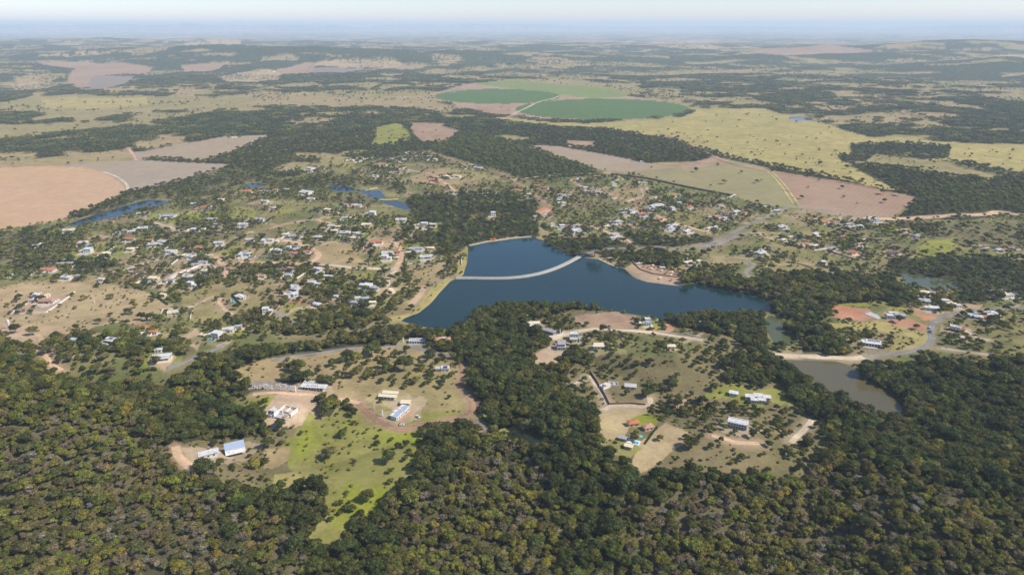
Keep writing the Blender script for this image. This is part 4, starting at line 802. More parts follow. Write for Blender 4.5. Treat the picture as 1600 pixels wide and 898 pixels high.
# kinds of tree: colour, tone word, crown radius, height
G_ = dict(dark=(.070,.078,.020), deep=(.052,.064,.019), green=(.098,.108,.022), olive=(.134,.128,.027), gold=(.172,.152,.030), brown=(.140,.114,.050), lime=(.150,.165,.026), blue=(.060,.076,.026), dull=(.115,.108,.040))
KINDS = [('dark', 5.2, 9, 'dark green'), ('deep', 6.2, 11, 'deep green'), ('green', 5.0, 9, 'mid green'), ('olive', 5.0, 8, 'olive green'), ('gold', 4.6, 7.5, 'yellowish green'), ('brown', 5.0, 8, 'brownish'),
         ('lime', 4.2, 7, 'bright green'), ('dull', 6.0, 9.5, 'dull grey-green'), ('dark', 6.8, 10.5, 'very wide dark'), ('olive', 6.2, 9, 'wide olive')]
VAR = []   # (joined mesh, crown mesh, trunk mesh, radius, tone word)
for k, (cn, r, hh, word) in enumerate(KINDS):
    c = crown(r, hh * .8, hh * .22, 13, 62, G_[cn], cs=1.0, seed=k + 5); t = trunk(hh, .32, k, 4)
    VAR.append((me_from('tree', [c, t], [MAT['leaf'], MAT['bark']]), me_from('crown', [c], [MAT['leaf']]), me_from('trunk', [t], [MAT['bark']]), r, word))
for k, (cc, word) in enumerate((((.235,.205,.18), 'leafless grey'), ((.20,.165,.14), 'leafless brown-grey'), ((.30,.27,.24), 'leafless pale'))):
    c = bare(4.6, 8, cc, 40 + k, 420); t = trunk(8, .22, 50 + k, 5)
    c2 = crown(3.8, 6, 2.2, 6, 22, tuple(np.array(cc) * (.80, .76, .62)), cs=.7, seed=90 + k, core=.6) 
    c = (np.concatenate([c[0], c2[0]]), np.concatenate([c[1], c2[1] + len(c[0])]), np.concatenate([c[2], c2[2]]))
    VAR.append((me_from('tree', [c, t], [MAT['twig'], MAT['bark']]), me_from('crown', [c], [MAT['twig']]), me_from('trunk', [t], [MAT['bark']]), 4.6, word))
NV = len(VAR)
MIDV = []
for k, cn in enumerate(('dark', 'deep', 'green', 'olive', 'gold', 'dull', 'lime', 'brown')):
    c = crown(5.0, 7.5, 1.6, 8, 16, G_[cn], cs=1.5, seed=k + 70, jit=.35); t = trunk(8, .35, k, 2)
    MIDV.append(me_from('tree', [c, t], [MAT['leaf'], MAT['bark']]))
CLV = []
for k, cn in enumerate(('dark', 'deep', 'green', 'olive', 'dark', 'blue')):
    parts = []; g = random.Random(k)
    for q in range(11):
        a = 2.4 * q; rr_ = math.sqrt(q / 11) * 17; v, f, c = crown(g.uniform(3.8, 6), 8.0, .8, 4, 5, np.array(G_[cn]) * g.uniform(.8, 1.25), cs=2.4, seed=100 + k * 20 + q, jit=.3)
        parts.append((v + np.array([math.cos(a) * rr_ + g.uniform(-2, 2), math.sin(a) * rr_ + g.uniform(-2, 2), g.uniform(-1.5, .5)]), f, c))
    v = np.concatenate([p[0] for p in parts]); f = []; nb = 0
    for p in parts: f.append(p[1] + nb); nb += len(p[0])
    CLV.append(me_from('tree_clump', [(v, np.concatenate(f), np.concatenate([p[2] for p in parts]))], [MAT['leaf']]))

def grid_pts(r0, r1, sp, jit=.8, a=51):
    n = int(2 * r1 / sp); xs = (np.arange(n) - n / 2) * sp; ys = np.arange(0, r1, sp); X, Y = np.meshgrid(xs, ys); X = X.ravel(); Y = Y.ravel()
    X = X + rng.uniform(-.5, .5, len(X)) * sp * jit; Y = Y + rng.uniform(-.5, .5, len(Y)) * sp * jit
    rd = np.hypot(X, Y); m = (rd >= r0) & (rd < r1) & (np.abs(np.degrees(np.arctan2(X, Y))) < a); return X[m], Y[m]
def occ(x, y):
    i = ((x - X0) / RS + .5).astype(int); j = ((y - Y0) / RS + .5).astype(int); ok = (i >= 0) & (j >= 0) & (i < GX.shape[1]) & (j < GX.shape[0])
    return np.where(ok, OCC[np.clip(j, 0, GX.shape[0] - 1), np.clip(i, 0, GX.shape[1] - 1)], False)
for s_ in SPC.values(): stamp(s_[0], s_[1], 12)
for p in CW[::3]: stamp(p[0], p[1], 9)
hp = np.array([(h['x'], h['y']) for h in HS]); hd = np.full(GX.shape, 1e4)
for x_, y_ in hp:
    if y_ < Y1:
        i0, j0 = int((x_ - 80 - X0) / RS), int((y_ - 80 - Y0) / RS); s = (slice(max(j0, 0), j0 + 21), slice(max(i0, 0), i0 + 21)); hd[s] = np.minimum(hd[s], np.hypot(GX[s] - x_, GY[s] - y_))
CW_ = {c: i for i, c in enumerate(CLS)}
def dens(k, x, y, far=False):
    n = fbm(x / 75, y / 75, 51, 3); n2 = fbm(x / 240, y / 240, 52, 3); d = np.zeros(x.shape)
    near_h = np.exp(-(samp(hd, x, y, 1e4) / 34) ** 2)
    hood = fbm(x / 48, y / 48, 58, 2)
    d = np.where(k == CW_['F'], .97, d); d = np.where(k == CW_['M'], .97, d); d = np.where(k == CW_['N'], 1.0, d)
    d = np.where(k == CW_['W'], .30 + .75 * sstep(.42, .55, n), d)
    d = np.where(k == CW_['V'], .06 + .68 * sstep(.50, .60, n) + .42 * near_h * sstep(.36, .52, hood) + .35 * sstep(.52, .62, n2) * sstep(.40, .52, hood), d)
    d = np.where(k == CW_['B'], .17 + .5 * sstep(.50, .60, n), d)
    d = np.where(k == CW_['P'], .014 + .12 * sstep(.56, .66, n) + .05 * sstep(.5, .6, n2) + .22 * (y < 900) * sstep(.50, .60, n), d)
    d = np.where(k == CW_['Q'], .012 + .14 * sstep(.56, .66, n), d)
    d = np.where(k == CW_['Y'], .006 + .05 * sstep(.57, .68, n), d); d = np.where(k == CW_['p'], .004, d)
    d = np.where((k == CW_['G']) | (k == CW_['g']), .04 + .42 * sstep(.49, .60, n), d)
    d = np.where((k == CW_['R']), .004, d); d = np.where((k == CW_['S']) | (k == CW_['D']) | (k == CW_['O']), .012, d)
    return d
def take(x, y):
    k, fid = classify(x, y); df = samp(DF, x, y)
    d = dens(k, x, y); d = np.where(df < np.where(y > 1500, 13.0, 3.0), 0, d); d = np.where(occ(x, y), 0, d)
    # fringe of trees along the wooded shores
    m = rng.random(len(x)) < d
    return x[m], y[m], k[m]
WETSHADEZ = [unproj(p, 5) for p in ([(715,520),(770,540),(880,600),(930,650),(935,720),(965,790),(985,890),(840,890),(875,800),(820,710),(735,640)], [(1330,600),(1500,590),(1640,640),(1640,790),(1540,750),(1420,690)], [(330,600),(450,600),(420,680),(270,680),(200,640)], [(650,650),(720,660),(690,740),(640,760),(620,700)], [(640,340),(830,300),(835,380),(640,385)])]  # moist ravine woods; ravine shade is painted in by their darker tree mix
BAREZ = [unproj(p, 5) for p in ([(1230,790),(1340,800),(1430,850),(1440,890),(1200,890)], [(150,780),(330,760),(440,820),(430,890),(120,890)], [(1060,760),(1180,770),(1160,830),(1050,820)], [(0,700),(70,690),(100,760),(0,780)], [(760,690),(850,710),(840,760),(770,760)], [(1360,760),(1480,760),(1520,820),(1420,820)])]
def palette(k, x, y, lib):
    """which kind of tree grows where: moist dark woods in the gullies, dry olive and bare ones on the slopes; ravine shade and slope light are put into these colours too"""
    n = fbm(x / 170, y / 170, 61, 3); u = rng.random(len(x)); wet = sstep(.46, .54, n)
    names = lib; idx = np.zeros(len(x), int)
    def pick(w):
        w = np.array(w, float); w = w / w.sum(); cs = np.cumsum(w); return np.searchsorted(cs, u).clip(0, len(w) - 1)
    wetp = pick(names['wet']); dryp = pick(names['dry']); mixp = pick(names['mix']); gp = pick(names['garden'])
    v = rng.random(len(x))
    idx = np.where(v < wet, wetp, mixp)
    idx = np.where(k == CW_['M'], np.where(v < .82 - .5 * (n > .54), dryp, mixp), idx)
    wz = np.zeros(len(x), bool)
    for Pz in WETSHADEZ: wz |= inpoly(x + (n - .5) * 120, y, Pz)
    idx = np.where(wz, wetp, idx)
    if len(lib['wet']) > 10:
        bz = np.zeros(len(x), bool)
        for Pz in BAREZ: bz |= inpoly(x + (n - .5) * 160, y, Pz)
        idx = np.where(bz & (rng.random(len(x)) < .45), rng.choice([10, 11, 10, 11, 12, 7, 5], len(x)), idx)
    isg = np.isin(k, [CW_[c] for c in 'VPQYGgp']); idx = np.where(isg, gp, idx)
    return idx
NEARP = dict(wet=[5,5,3,1.2,.2,.1,.3,1.8,2.0,.6,.15,.1,0], dry=[.2,.1,.5,4.2,1.7,2.6,.3,2.6,.05,2.2,2.8,2.8,.8], mix=[2.4,1.2,2.6,3.2,1.0,.9,.4,2.6,.8,1.6,.5,.5,.15], garden=[3.6,1.2,3.6,2.6,.6,.5,1.2,2.6,1.2,1.2,.25,.2,0])  # wet also darkened for ravine shade, dry lightened for sunlit slopes
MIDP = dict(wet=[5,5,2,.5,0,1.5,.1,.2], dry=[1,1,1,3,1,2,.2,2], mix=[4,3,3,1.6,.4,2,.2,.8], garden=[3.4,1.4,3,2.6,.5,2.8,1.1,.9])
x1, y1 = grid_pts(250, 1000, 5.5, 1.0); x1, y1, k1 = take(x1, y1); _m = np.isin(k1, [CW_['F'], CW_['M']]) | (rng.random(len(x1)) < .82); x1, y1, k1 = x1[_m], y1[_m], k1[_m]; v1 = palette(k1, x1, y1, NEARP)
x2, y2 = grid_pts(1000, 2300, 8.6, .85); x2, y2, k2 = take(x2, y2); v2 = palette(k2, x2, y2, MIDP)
# far woods in clumps, far single trees
x3, y3 = grid_pts(2300, 4900, 27, .5); k3, _ = classify(x3, y3); df3 = samp(DF, x3, y3)
m = ((np.isin(k3, [CW_['F'], CW_['N']])) | ((k3 == CW_['W']) & (rng.random(len(x3)) < .7)) | ((k3 == CW_['B']) & (rng.random(len(x3)) < .25))) & (df3 > 12) & ~occ(x3, y3); x3, y3, k3 = x3[m], y3[m], k3[m]
x4, y4 = grid_pts(2300, 5600, 24, 1.0); k4, _ = classify(x4, y4); n4 = fbm(x4 / 180, y4 / 180, 64, 3)
p4 = np.where(np.isin(k4, [CW_[c] for c in 'PB']), .03 + .38 * sstep(.5, .62, n4), 0); p4 = np.where(k4 == CW_['Y'], .01 + .06 * sstep(.52, .64, n4), p4); p4 = np.where(k4 == CW_['V'], .25, p4); p4 = np.where(np.isin(k4, [CW_[c] for c in 'RpG']), .012, p4)
m = (rng.random(len(x4)) < p4) & (samp(DF, x4, y4) > 5); x4, y4, k4 = x4[m], y4[m], k4[m]
print('TREES', len(x1), len(x2), len(x3), len(x4))
s1 = .52 + .52 * rng.random(len(x1)) ** 1.5 + .35 * (rng.random(len(x1)) > .93); s1 *= np.where(np.isin(k1, [CW_['B'], CW_['G'], CW_['g']]), .62, 1); s1 *= np.where(k1 == CW_['V'], .72, 1); s1 *= np.where(k1 == CW_['M'], .86, 1); s1 *= np.where(np.isin(k1, [CW_['P'], CW_['Q']]), .8, 1)
s2 = (.38 + .85 * rng.random(len(x2)) ** 1.4) * np.where(np.isin(k2, [CW_[c] for c in 'VPQYGg']), .78, 1) * np.where(k2 == CW_['N'], 1.1, 1)
pin = k2 == CW_['N']; v2[pin] = 2
# trees and shrubs planted along the edges of the plots
ex, ey = [], []
for h in HS:
    if not h.get('pl') or h['y'] > 2300: continue
    cx_, cy_, a_, b_ = h['pl']; c_, sn = math.cos(h['r']), math.sin(h['r']); on = False; per = []
    n_ = int(a_ * 2 / 3.6)
    for q in range(n_ + 1): per += [(-a_ + q * 3.6, -b_), (-a_ + q * 3.6, b_)]
    for q in range(int(b_ * 2 / 3.6) + 1): per += [(-a_, -b_ + q * 3.6), (a_, -b_ + q * 3.6)]
    sides = [random.random() < .62 for _ in range(4)]
    for u_, v_ in per:
        sd_ = 0 if v_ == -b_ else 1 if v_ == b_ else 2 if u_ == -a_ else 3
        if sides[sd_] and random.random() < .62: u2, v2_ = u_ + random.uniform(-1.4, 1.4), v_ + random.uniform(-1.4, 1.4); ex.append(cx_ + u2 * c_ - v2_ * sn); ey.append(cy_ + u2 * sn + v2_ * c_)
ex, ey = np.array(ex), np.array(ey); m = (~occ(ex, ey)) & (samp(DF, ex, ey) > 3); ex, ey = ex[m], ey[m]; er = np.hypot(ex, ey)
m = er < 1000; x1 = np.append(x1, ex[m]); y1 = np.append(y1, ey[m]); k1 = np.append(k1, np.full(m.sum(), CW_['V'])); v1 = np.append(v1, rng.choice([0, 0, 1, 2, 2, 3, 6, 7], m.sum())); s1 = np.append(s1, rng.uniform(.25, .6, m.sum()))
m = ~m; x2 = np.append(x2, ex[m]); y2 = np.append(y2, ey[m]); k2 = np.append(k2, np.full(m.sum(), CW_['V'])); v2 = np.append(v2, rng.choice([0, 0, 1, 2, 5, 6], m.sum())); s2 = np.append(s2, rng.uniform(.3, .75, m.sum()))
# hand-placed single trees of the photograph: (x, y, crown width, kind of tree)
SOLO = [(515,716,27,7,'tall pale-trunked tree on the lime green meadow'),(552,650,17,1,'dark rounded tree beside the red lane corner'),(1031,688,12,4,'small tree alone on the mown tan field'),(942,520,15,1,'dense round tree at the bend of the wooded spit lane'),(952,537,13,0,'round dark tree behind the cream cabin'),(929,400,26,1,'big round tree at the end of the causeway'),(983,412,20,1,'big dark lakeside tree at the beach corner'),
 (466,582,26,0,'broad green tree on the golden pasture'),(529,586,12,7,'greyish tree on the golden pasture'),(551,590,15,2,'round green tree on the golden pasture'),(497,584,12,2,'small spreading tree on the golden pasture'),(520,572,16,0,'twin-lobed tree above the golden pasture'),(605,583,18,0,'dark tree with pale limbs on the golden pasture'),(632,580,26,1,'tallest conifer-like tree in the garden hedge of the golden pasture'),(582,557,30,2,'long clump tree at the top of the golden pasture'),
 (558,567,20,3,'olive tree beside the clump above the golden pasture'),(672,587,13,0,'dark tree left of the white box house'),(695,597,16,0,'dark tree below the white box house'),(541,632,13,2,'small green tree beside the dirt lane'),(522,628,14,0,'dark tree by the building site entrance'),(505,622,13,3,'olive tree by the building site entrance'),(574,783,24,8,'large dark tree at the lower edge of the lime meadow'),(588,820,30,8,'very large dark tree in front of the lime meadow'),
 (607,722,24,2,'wide green tree inside the lime meadow'),(622,701,12,0,'small dark tree on the lime meadow'),(589,685,8,0,'tiny dark tree on the lime meadow'),(612,688,8,2,'tiny green tree on the lime meadow'),(536,683,16,0,'dark pair of trees on the lime meadow'),(480,786,32,7,'widest grey-green tree below the lime meadow'),(420,700,20,2,'green tree right of the blue-grey roofed house'),(398,732,22,4,'yellow-green tree below the blue-grey roofed house'),
 (52,523,18,7,'grey-green tree on bare ground near the water tower'),(222,500,15,1,'left one of a dark joined pair on the dry pasture'),(236,501,16,1,'right one of a dark joined pair on the dry pasture'),(215,558,20,0,'dark tree in the garden of the low cream-white house'),(95,566,14,0,'round dark tree on green turf at the wood edge'),(152,545,17,8,'round tree inside the pale turning circle'),(140,563,14,0,'dark tree at the foot of the turning circle'),(63,471,13,2,'round green tree on the left pasture rim'),(30,468,12,0,'dark tree on the left pasture rim'),
 (1059,217,6,1,'largest lone tree on the yellow pasture'),(1087,269,8,1,'dark lone tree on the green-tan pasture'),(1182,286,7,1,'dark lone tree at the right of the green-tan pasture'),(1158,271,6,2,'pale lone tree on the green-tan pasture'),(1018,263,4,1,'small lone tree at the grey field edge'),(1252,311,7,1,'dark lone tree at the corner of the pink field'),(1315,295,7,1,'dark lone tree in the middle of the pink field'),(1379,304,10,2,'spreading lone tree on the pink field'),(1404,306,10,1,'dense lone tree on the pink field'),(1382,317,8,2,'low lone tree on the pink field'),(1318,309,5,3,'faint lone tree on the pink field'),
 (1347,285,8,1,'lone tree beyond the red track'),(1281,258,8,1,'lone dark tree on the far yellow pasture'),(1322,264,7,1,'lone tree near the wood tip on the yellow pasture'),(1383,283,13,1,'big tree beside the red track end'),(1050,243,6,1,'tree by the red hedge'),(1098,400,12,1,'dark tree south of the avenue'),(1010,620,20,0,'dark tree below the unfinished cottages'),(1040,650,17,1,'dense tree right of the small bright lawn'),(1115,610,14,0,'tree by the white-walled garden'),(1078,700,26,0,'large dark tree below the mown field'),(1118,637,16,7,'grey-green tree on the scrubby slope')]
SP = unproj([(s[0], s[1]) for s in SOLO]); lone = []
for s, p in zip(SOLO, SP):
    d = p[1] * cP + (H - height(*p)) * sP; r_ = s[2] / F * d / 2
    m = np.hypot(x1 - p[0], y1 - p[1]) > r_ * .95 + 1.0; x1, y1, k1, v1, s1 = x1[m], y1[m], k1[m], v1[m], s1[m]
    m = np.hypot(x2 - p[0], y2 - p[1]) > r_ * 1.25 + 1.5; x2, y2, k2, v2, s2 = x2[m], y2[m], k2[m], v2[m], s2[m]
    lone.append((p[0], p[1], s[3], r_ / VAR[s[3]][3], s[4]))
# places one can point to, for saying which tree or house is meant
LM = [(180,310,'bare tan field'),(235,335,'long narrow reservoir'),(300,345,'lime green lawns'),(170,378,'square green lawn'),(130,405,'left tree belt'),(75,420,'left edge terracotta house'),(240,410,'thin pale lane'),(345,375,'middle left gardens'),(375,395,'big bright lawn'),(330,425,'walled garden'),(440,370,'dirt lane bend'),(470,395,'looping orange road'),(530,360,'middle gardens'),(460,430,'loop road junction'),
 (560,310,'first small reservoir'),(600,320,'middle small reservoir'),(640,340,'dark valley wood'),(700,250,'square plantation'),(560,255,'upper left meadow'),(710,280,'hillside lane'),(570,420,'pale straight road'),(610,400,'roundabout lane'),(680,395,'left lake shore woods'),(690,440,'left lake bay'),(450,465,'tall white villa'),(560,475,'cluster above the bay'),(420,490,'concrete drive'),(380,470,'hedged plots'),(270,500,'joined dark trees'),(230,520,'terracotta courtyard houses'),(120,535,'pale turning circle'),(60,500,'water tower'),(70,465,'long terracotta barn'),(250,560,'low cream-white house'),(340,520,'trio of white villas'),(150,470,'dry left pasture'),
 (470,570,'golden pasture'),(430,600,'rubble strewn plot'),(490,600,'long white villa'),(440,645,'building site'),(600,615,'cream flat-roofed house'),(625,650,'solar-roofed house'),(695,580,'white box house'),(650,535,'row-windowed white house'),(735,620,'red lane bend'),(550,690,'lime green meadow'),(530,790,'lower lime meadow tip'),(360,710,'blue-grey roofed house'),(290,715,'orange track gap'),(420,745,'scrubby slope above the left wood'),(760,650,'dark wood beside the plot wall'),
 (850,510,'houses in the spit wood'),(890,540,'grey half-built houses'),(935,545,'cream twin cabins'),(1030,530,'orchard behind the spit lane'),(850,475,'wooded lake spit'),(960,605,'unfinished cottages'),(900,640,'ravine wood'),(960,690,'mown tan field'),(1000,655,'small bright lawn'),(1150,665,'big white two-storey house'),(1180,620,'white-walled garden'),(1080,580,'brown scrub slope'),(1240,690,'right wood track'),(1180,545,'end of the spit lane'),(1140,750,'dry grass patch'),
 (1300,600,'olive pond'),(1225,515,'green shallow pond'),(1310,490,'red excavated plot'),(1365,540,'terraced white house'),(1420,530,'round grassy knoll'),(1405,500,'new house on red soil'),(1470,470,'cluster above the bending road'),(1530,490,'two long white houses'),(1490,530,'right-hand gardens'),(1450,440,'upper right pond'),(1010,420,'lakeside beach'),(930,400,'end of the causeway'),(1040,400,'dark grove behind the beach'),(1190,400,'curved white drive'),
 (860,290,'far lane corner'),(850,350,'north shore houses'),(900,330,'dry plots north of the lake'),(960,355,'orange lanes'),(1020,325,'bare red plot'),(1060,360,'pair of white villas'),(1130,325,'long white wall'),(1150,350,'gardens along the avenue'),(1220,330,'gatehouse'),(1300,350,'terracotta roofs by the highway'),(1260,385,'right village plots'),(1350,385,'brown shed'),(1420,365,'highway wood'),(1480,395,'right thicket'),(1380,300,'pink field'),(1080,280,'green-tan pasture'),(1250,230,'yellow pasture'),(1450,300,'right plantation'),(1400,235,'oval wood'),(900,200,'green circles'),(620,210,'lime clearing'),(350,230,'grey stubble field'),(100,165,'far pale pasture'),(700,160,'far dotted pasture')]
LM += [(60,640,'upper left wood'),(60,760,'left edge of the wood'),(60,860,'bottom left corner'),(200,660,'left wood below the courtyard'),(180,780,'pale dead trunk'),(170,870,'bottom leafless stand'),(320,800,'left ravine'),(330,880,'bottom edge under the scrub'),(460,860,'bottom edge left of the meadow tip'),
 (560,870,'bottom edge below the meadow tip'),(660,780,'olive slope in the middle'),(700,870,'bottom edge of the olive slope'),(760,740,'top of the olive slope'),(840,700,'wood left of the mown field'),(860,800,'dark central ravine'),(860,880,'bottom of the central ravine'),(980,800,'slope right of the ravine'),(1000,880,'bottom middle right edge'),(1120,820,'brown lower slope'),(1140,880,'grey bottom thicket'),(1260,800,'grey leafless slope'),(1300,880,'bottom grey stand'),(1340,720,'wood below the olive pond'),(1440,800,'right olive slope'),(1460,880,'bottom right slope'),(1560,700,'dark right ravine'),(1560,800,'right edge of the wood'),(1560,880,'bottom right corner'),(1480,640,'wood right of the olive pond')]
LP = np.array([(l[0], l[1] * 1.6) for l in LM])
def near_lm(px, py): return LM[int(np.argmin((LP[:, 0] - px) ** 2 + (LP[:, 1] - py * 1.6) ** 2))][2]
ORD = ['', 'second', 'third', 'fourth', 'fifth', 'sixth', 'seventh', 'eighth', 'ninth', 'tenth', 'eleventh', 'twelfth', 'thirteenth', 'fourteenth', 'fifteenth', 'sixteenth', 'seventeenth', 'eighteenth', 'nineteenth', 'twentieth']
def unique_labels(items):
    """items: [object, wording, place, px]; alike ones are told apart by their order from the left"""
    d = {}
    for it in items: d.setdefault((it[1], it[2]), []).append(it)
    for (a, b), L in d.items():
        L.sort(key=lambda t: t[3])
        for n_, it in enumerate(L):
            if len(L) == 1: it[0]['label'] = f'{a} by the {b}'
            elif n_ == 0: it[0]['label'] = f'leftmost {a} by the {b}'
            elif n_ == len(L) - 1: it[0]['label'] = f'rightmost {a} by the {b}'
            else: it[0]['label'] = f'{a}, {ORD[min(n_, 19)]} from left by the {b}'
TI = []
def plant(x, y, vi, s, label=None, name='meadow_tree', cat='tree', grp=None, rot=None):
    t = empty(name, (x, y, float(height(x, y)) - .15), rng.uniform(0, 6.28) if rot is None else rot); t.scale = (s, s, s * rng.uniform(.9, 1.15))
    for mi, nm in ((2, 'trunk'), (1, 'crown')):
        o = bpy.data.objects.new(nm, VAR[vi][mi]); col.objects.link(o); o.parent = t
    t['category'] = cat; t['group'] = grp
    if label: t['label'] = label
    return t
for x, y, vi, s, lab in lone: plant(x, y, vi, s, lab, grp='single trees standing on open ground')
px1, py1, d1 = project(x1, y1, height(x1, y1) + 4); inf = (px1 > 4) & (px1 < 1596) & (py1 > 4) & (py1 < 893)
forest = np.isin(k1, [CW_['F'], CW_['M'], CW_['W'], CW_['B']])
size = np.array([VAR[v][3] for v in v1]) * s1 / d1
big = s1 * np.array([VAR[v][3] for v in v1]) / d1
c1 = np.nonzero(inf & ~forest)[0]; c1 = c1[np.argsort(-size[c1])][:300 - len(lone)]
c2 = np.nonzero(inf & forest)[0]; c2 = c2[np.argsort(-size[c2])][:300]
med = np.median(size[c1] * F * 2)
for i in c1:
    t = plant(float(x1[i]), float(y1[i]), int(v1[i]), float(s1[i]), grp='single trees standing on open ground')
    TI.append([t, ('large ' if size[i] * F * 2 > med else 'small ') + VAR[v1[i]][4] + ' tree', near_lm(px1[i], py1[i]), px1[i]])
FI = []
for i in c2:
    t = plant(float(x1[i]), float(y1[i]), int(v1[i]), float(s1[i]), name='forest_tree', cat='forest tree', grp='largest trees of the wooded foreground')
    FI.append([t, VAR[v1[i]][4] + ' crown', near_lm(px1[i], py1[i]), px1[i]])
unique_labels(FI)
unique_labels(TI)
keep = np.ones(len(x1), bool); keep[c1] = False; keep[c2] = False
def scatter(name, label, xs, ys, vi, ss, meshes, kind='stuff', zoff=-.2):
    coll = bpy.data.collections.new(name + '_kinds')
    for k, me in enumerate(meshes):
        o = bpy.data.objects.new(f'{name}_kind_{k:02d}', me); coll.objects.link(o)
    me = bpy.data.meshes.new(name); n = len(xs); me.vertices.add(n); me.vertices.foreach_set('co', np.column_stack([xs, ys, height(xs, ys) + zoff]).astype(np.float32).ravel())
    for an, ty, dat in (('vi', 'INT', np.asarray(vi, np.int32)), ('sc', 'FLOAT', np.asarray(ss, np.float32)), ('rz', 'FLOAT', rng.uniform(0, 6.28, n).astype(np.float32)), ('sz', 'FLOAT', rng.uniform(.85, 1.2, n).astype(np.float32))):
        at = me.attributes.new(an, ty, 'POINT'); at.data.foreach_set('value', dat)
    o = bpy.data.objects.new(name, me); col.objects.link(o); tag(o, label, kind=kind)
    ng = bpy.data.node_groups.new(name, 'GeometryNodeTree'); ng.interface.new_socket('Geometry', in_out='INPUT', socket_type='NodeSocketGeometry'); ng.interface.new_socket('Geometry', in_out='OUTPUT', socket_type='NodeSocketGeometry')
    N = ng.nodes; L = ng.links; gi = N.new('NodeGroupInput'); go = N.new('NodeGroupOutput'); ip = N.new('GeometryNodeInstanceOnPoints'); ci = N.new('GeometryNodeCollectionInfo')
    ci.inputs['Collection'].default_value = coll; ci.inputs['Separate Children'].default_value = True; ci.inputs['Reset Children'].default_value = True
    def na_(nm, ty):
        a = N.new('GeometryNodeInputNamedAttribute'); a.data_type = ty; a.inputs['Name'].default_value = nm; return a.outputs['Attribute']
    L.new(gi.outputs[0], ip.inputs['Points']); L.new(ci.outputs[0], ip.inputs['Instance']); ip.inputs['Pick Instance'].default_value = True; L.new(na_('vi', 'INT'), ip.inputs['Instance Index'])
    cx = N.new('ShaderNodeCombineXYZ'); L.new(na_('rz', 'FLOAT'), cx.inputs[2]); L.new(cx.outputs[0], ip.inputs['Rotation'])
    c2_ = N.new('ShaderNodeCombineXYZ'); sc_ = na_('sc', 'FLOAT'); L.new(sc_, c2_.inputs[0]); L.new(sc_, c2_.inputs[1]); mm = N.new('ShaderNodeMath'); mm.operation = 'MULTIPLY'; L.new(sc_, mm.inputs[0]); L.new(na_('sz', 'FLOAT'), mm.inputs[1]); L.new(mm.outputs[0], c2_.inputs[2]); L.new(c2_.outputs[0], ip.inputs['Scale'])
    L.new(ip.outputs[0], go.inputs[0]); md = o.modifiers.new('scatter', 'NODES'); md.node_group = ng; return o
NM = [v[0] for v in VAR]
fk = keep & forest; ok_ = keep & ~forest
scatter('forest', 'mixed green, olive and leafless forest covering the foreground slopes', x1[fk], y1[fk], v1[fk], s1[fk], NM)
scatter('garden_trees', 'small trees and bushes on the near plots and clearings', x1[ok_], y1[ok_], v1[ok_], s1[ok_], NM)
g2 = np.isin(k2, [CW_[c] for c in 'FMWN'])
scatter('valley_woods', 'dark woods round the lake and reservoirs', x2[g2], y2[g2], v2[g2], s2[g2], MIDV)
scatter('village_trees', 'garden and pasture trees scattered through the village', x2[~g2], y2[~g2], v2[~g2], s2[~g2], MIDV)
scatter('distant_woods', 'dark tree belts and plantations beyond the village', x3, y3, np.where(k3 == CW_['N'], 2, rng.choice([0, 1, 3, 4, 5, 5], len(x3))), rng.uniform(.85, 1.15, len(x3)), CLV)
scatter('distant_trees', 'trees dotted over the distant pastures', x4, y4, rng.integers(0, 4, len(x4)), rng.uniform(.6, 1.25, len(x4)), MIDV)
# undergrowth: low bushes on scrub and meadows
xb, yb = grid_pts(300, 1500, 5.5, 1.0); kb, _ = classify(xb, yb); nb_ = fbm(xb / 28, yb / 28, 71, 3)
pb = np.where(kb == CW_['B'], .12 + .55 * sstep(.45, .6, nb_), 0); pb = np.where(np.isin(kb, [CW_[c] for c in 'GgY']), .10 + .55 * sstep(.50, .62, nb_), pb); pb = np.where(np.isin(kb, [CW_[c] for c in 'VPQ']), .06 + .34 * sstep(.50, .62, nb_), pb)
pb = np.where(np.isin(kb, [CW_['F'], CW_['M']]) & (np.hypot(xb, yb) < 900), .6, pb)
m = (rng.random(len(xb)) < pb) & (samp(DF, xb, yb) > 3) & ~occ(xb, yb); xb, yb, kb = xb[m], yb[m], kb[m]
BV = [me_from('bush', [crown(1.5, 1.9, -.1, 4, 20, c, cs=.7, seed=200 + k, jit=.35)], [MAT['leaf']]) for k, c in enumerate(((.07,.09,.025), (.12,.12,.04), (.15,.12,.06), (.10,.14,.03), (.19,.20,.045), (.22,.19,.08)))]
scatter('undergrowth', 'low bushes and shrubs on scrub and meadow', xb, yb, np.where(np.isin(kb, [CW_['F'], CW_['M']]), rng.integers(0, 3, len(xb)), rng.integers(0, 6, len(xb))), rng.uniform(.5, 1.3, len(xb)) * np.where(np.isin(kb, [CW_['F'], CW_['M']]), 1.7, 1), BV)
